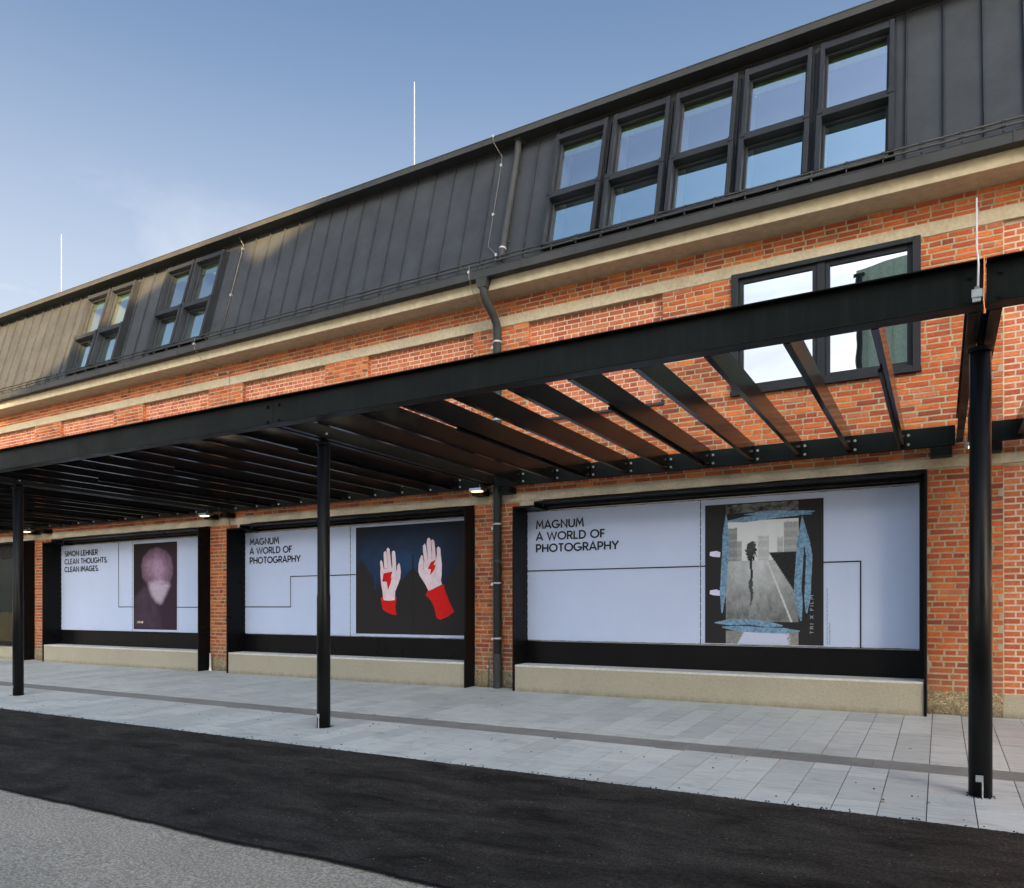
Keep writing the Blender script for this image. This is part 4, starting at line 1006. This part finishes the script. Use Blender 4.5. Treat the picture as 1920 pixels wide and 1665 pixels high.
for bi, px in enumerate(PXs):
    a, c = px - 7.565, px
    b = MB(); b.box(a + .12, c - .12, 11.93, 11.942, 3.74, 4.01); b.box(a + .12, c - .12, 11.942, 11.995, 3.74, 3.752); b.box(a + .12, c - .12, 11.942, 11.995, 3.998, 4.01); bevel(b.build('rear_beam', 'steel', cp), .002, 1)
    for x0, x1 in ((c - .19, c - .12), (a + .12, a + .19)): MB().box(x0, x1, 11.92, 11.929, 3.75, 4.0).build('end_plate', 'steel', cp)
    for k in range(10):
        x = c - .765 - .688 * k
        if lvm is None:
            q = MB(); q.box(-.030, .030, 0, 5.135, 0, .255); lvm = local_mesh('louvre_blade', q, 'louvre')
        lo = instance_local('louvre_blade', lvm, cp, (x, 6.79, 3.775))
        for z in (3.80, 3.93): instance_local('bolt', sbm, cp, (x + .075, 11.93, z))
        if k in (0, 4, 7):
            b = MB(); b.box(x - .050, x - .018, 7.9, 11.80, 3.735, 3.7735); bevel(b.build('light_bar', 'case_steel', cp), .003, 1)
# end plates of blades are black: rod on the front beam
t = thing('canopy_lightning_rod', 'thin white rod clamped to the front of the canopy beam above the right post', 'lightning rod', (.235, 6.60, 3.86))
MB().tube([(.245, 6.60, 3.87), (.250, 6.605, 4.08), (.238, 6.60, 4.20), (.238, 6.60, 4.575)], [.0075, .0075, .0065, .0055], 8).build('rod', 'white_rod', t, smooth=True)
b = MB(); b.box(.205, .275, 6.585, 6.613, 3.825, 3.885); b.tube([(.24, 6.585, 3.89), (.24, 6.61, 3.90)], .018, 8); b.build('clamp', 'galv', t)
b = MB(); b.box(.210, .265, 6.59, 6.613, 3.795, 3.82); b.build('clamp', 'galv', t)
t = thing('copper_wire', 'thin copper wire hanging down the canopy beam beside the white rod', 'wire', (.285, 6.61, 3.7))
MB().tube([(.285, 6.61, 4.125), (.285, 6.60, 4.0), (.282, 6.605, 3.80), (.288, 6.61, 3.72)], .0045, 6).build('wire', 'copper', t)
MB().tube([(.288, 6.61, 3.735), (.288, 6.61, 3.70)], .011, 8).build('terminal', 'copper', t)

# lamps on the rear of the canopy
proto = None
for px, lb in ((-7.26, 'small lit lamp under the canopy left of the grey downpipe'), (-14.825, 'small lit lamp under the canopy above the pier left of the hands banner'), (-22.39, 'small lit lamp under the canopy behind the leftmost post'), (.30, 'small lit lamp under the canopy hidden behind the right post')):
    t = thing('canopy_lamp', lb, 'lamp', (px - .22, 11.86, 3.68), 'small lamps under the canopy')
    x = px - (.22 if px < 0 else -.13)
    b = MB(); b.hexa([(x - .13, 11.70, 3.665), (x + .13, 11.70, 3.665), (x + .13, 11.88, 3.665), (x - .13, 11.88, 3.665), (x - .13, 11.715, 3.72), (x + .13, 11.715, 3.72), (x + .13, 11.88, 3.735), (x - .13, 11.88, 3.735)]); bevel(b.build('housing', 'galv', t), .006, 2)
    b = MB(); b.box(x - .10, x + .10, 11.73, 11.84, 3.652, 3.664); b.build('lens', 'lamp_lens', t)
    b = MB(); b.box(x + .10, x + .12, 11.88, 11.93, 3.68, 3.72); b.tube([(x + .02, 11.84, 3.73), (x + .02, 11.86, 3.95)], .006, 6); b.build('arm', 'galv', t)
# short service pipe at the pier foot
t = thing('water_tap', 'short white pipe stub at the foot of the pier left of the hands banner', 'pipe', (-15.20, 12.08, 0))
MB().tube([(-15.21, 12.08, -.02), (-15.21, 12.08, .10), (-15.21, 12.08, .42)], [.05, .028, .026], 10).build('pipe_stub', 'galv', t)

# leaves and small litter
t = None
b = MB(); rl = random.Random(9)
M['leaf'] = simple('dry_leaf', (.28, .12, .03), (.42, .22, .07), 30, .8)
for i in range(60):
    if i < 10: x, y = -15.6 + rl.uniform(-.3, .35), 11.70 + rl.uniform(-.04, .06)
    elif i < 40: x, y = rl.uniform(-9, .8), 8.5 + rl.uniform(-.2, .2)
    else: x, y = rl.uniform(-9, .8), rl.uniform(6.8, 11.6)
    s = rl.uniform(.008, .022); a = rl.uniform(0, 6); z = gz(y) + .004
    n = len(b.v); b.v += [(x + s * 1.5 * cos(a), y + s * 1.5 * sin(a), z), (x - s * .6 * sin(a), y + s * .6 * cos(a), z + s * .5), (x - s * 1.5 * cos(a), y - s * 1.5 * sin(a), z), (x + s * .6 * sin(a), y - s * .6 * cos(a), z + s * .3)]; b.f.append((n, n + 1, n + 2, n + 3))
o = b.build('fallen_leaves', 'leaf'); props(o, kind='stuff', label='a few dry brown leaves strewn over paving and drain', category='leaves')

# ------------------------------------------------------------------ buildings opposite (behind the camera): they throw the shade, and show in the panes
def block(name, prof, y0, y1, mat, label, wins, wm='dark_opening'):
    t = thing(name, label, 'building', (prof[0][0], y0, gz(0)))
    n = len(prof); pts = [(prof[0][0], -.5)] + prof + [(prof[-1][0], -.5)]; k = len(pts)
    vs = [(x, y0, z) for x, z in pts] + [(x, y1, z) for x, z in pts]
    fs = [tuple(range(k)), tuple(range(2 * k - 1, k - 1, -1))] + [(i, k + i, k + (i + 1) % k, (i + 1) % k) for i in range(k)]
    raw('wall', vs, fs, mat, t)
    for (x0, x1, z0, z1) in wins:
        b = MB(); b.box(x0 - .08, x1 + .08, y0 - .001, y0 + .05, z0 - .08, z1 + .08); f = b.build('window', 'window_metal', t)
        b = MB(); b.box(x0, x1, y0 + .051, y0 + .055, z0, z1); b.build('pane', wm, f)
    return t
YO = -14
green = block('green_hall', [(-3.4, 17.2), (-.85, 17.6), (.44, 17.8), (2.97, 18.1), (5.6, 20.05), (6.3, 20.25), (8.3, 20.65), (9.3, 20.7), (10.05, 19.65)], YO, YO - 9, 'plaster_green', 'tall green metal clad hall across the yard with a sloping roofline', [(x, x + 1.4, z, z + 1.8) for x in (-1.5, 1.5, 4.5, 7.5) for z in (2.2, 6.2, 10.2)])
# YO wall faces +Y: front plane at y0 is the higher y
MB().tube([(-3.25, YO + .12, 16.9), (-3.25, YO + .12, 0)], .11, 12).build('downpipe', 'pipe', green, smooth=True)
MB().box(-3.5, -3.05, YO + .02, YO + .18, 16.85, 16.98).build('gutter_end', 'pipe', green)
for i in range(25): MB().box(-2.9 + i * .52, -2.87 + i * .52, YO + .001, YO + .05, .0, 17.3).build('facade_seam', 'plaster_green', green)
rightb = block('grey_block', [(10.06, 19.6), (10.9, 19.8), (11.5, 20.15), (12.1, 20.75), (12.4, 21.1), (14, 21.6), (26, 21.6)], YO, YO - 9, 'plaster_grey', 'taller grey block beside the green hall across the yard', [(x, x + 1.4, z, z + 1.8) for x in (12, 16, 20, 23.5) for z in (2.2, 6.2, 10.2)])

scene.render.engine = 'CYCLES'
scene.cycles.max_bounces = 8; scene.cycles.transparent_max_bounces = 8
scene.cycles.use_adaptive_sampling = True
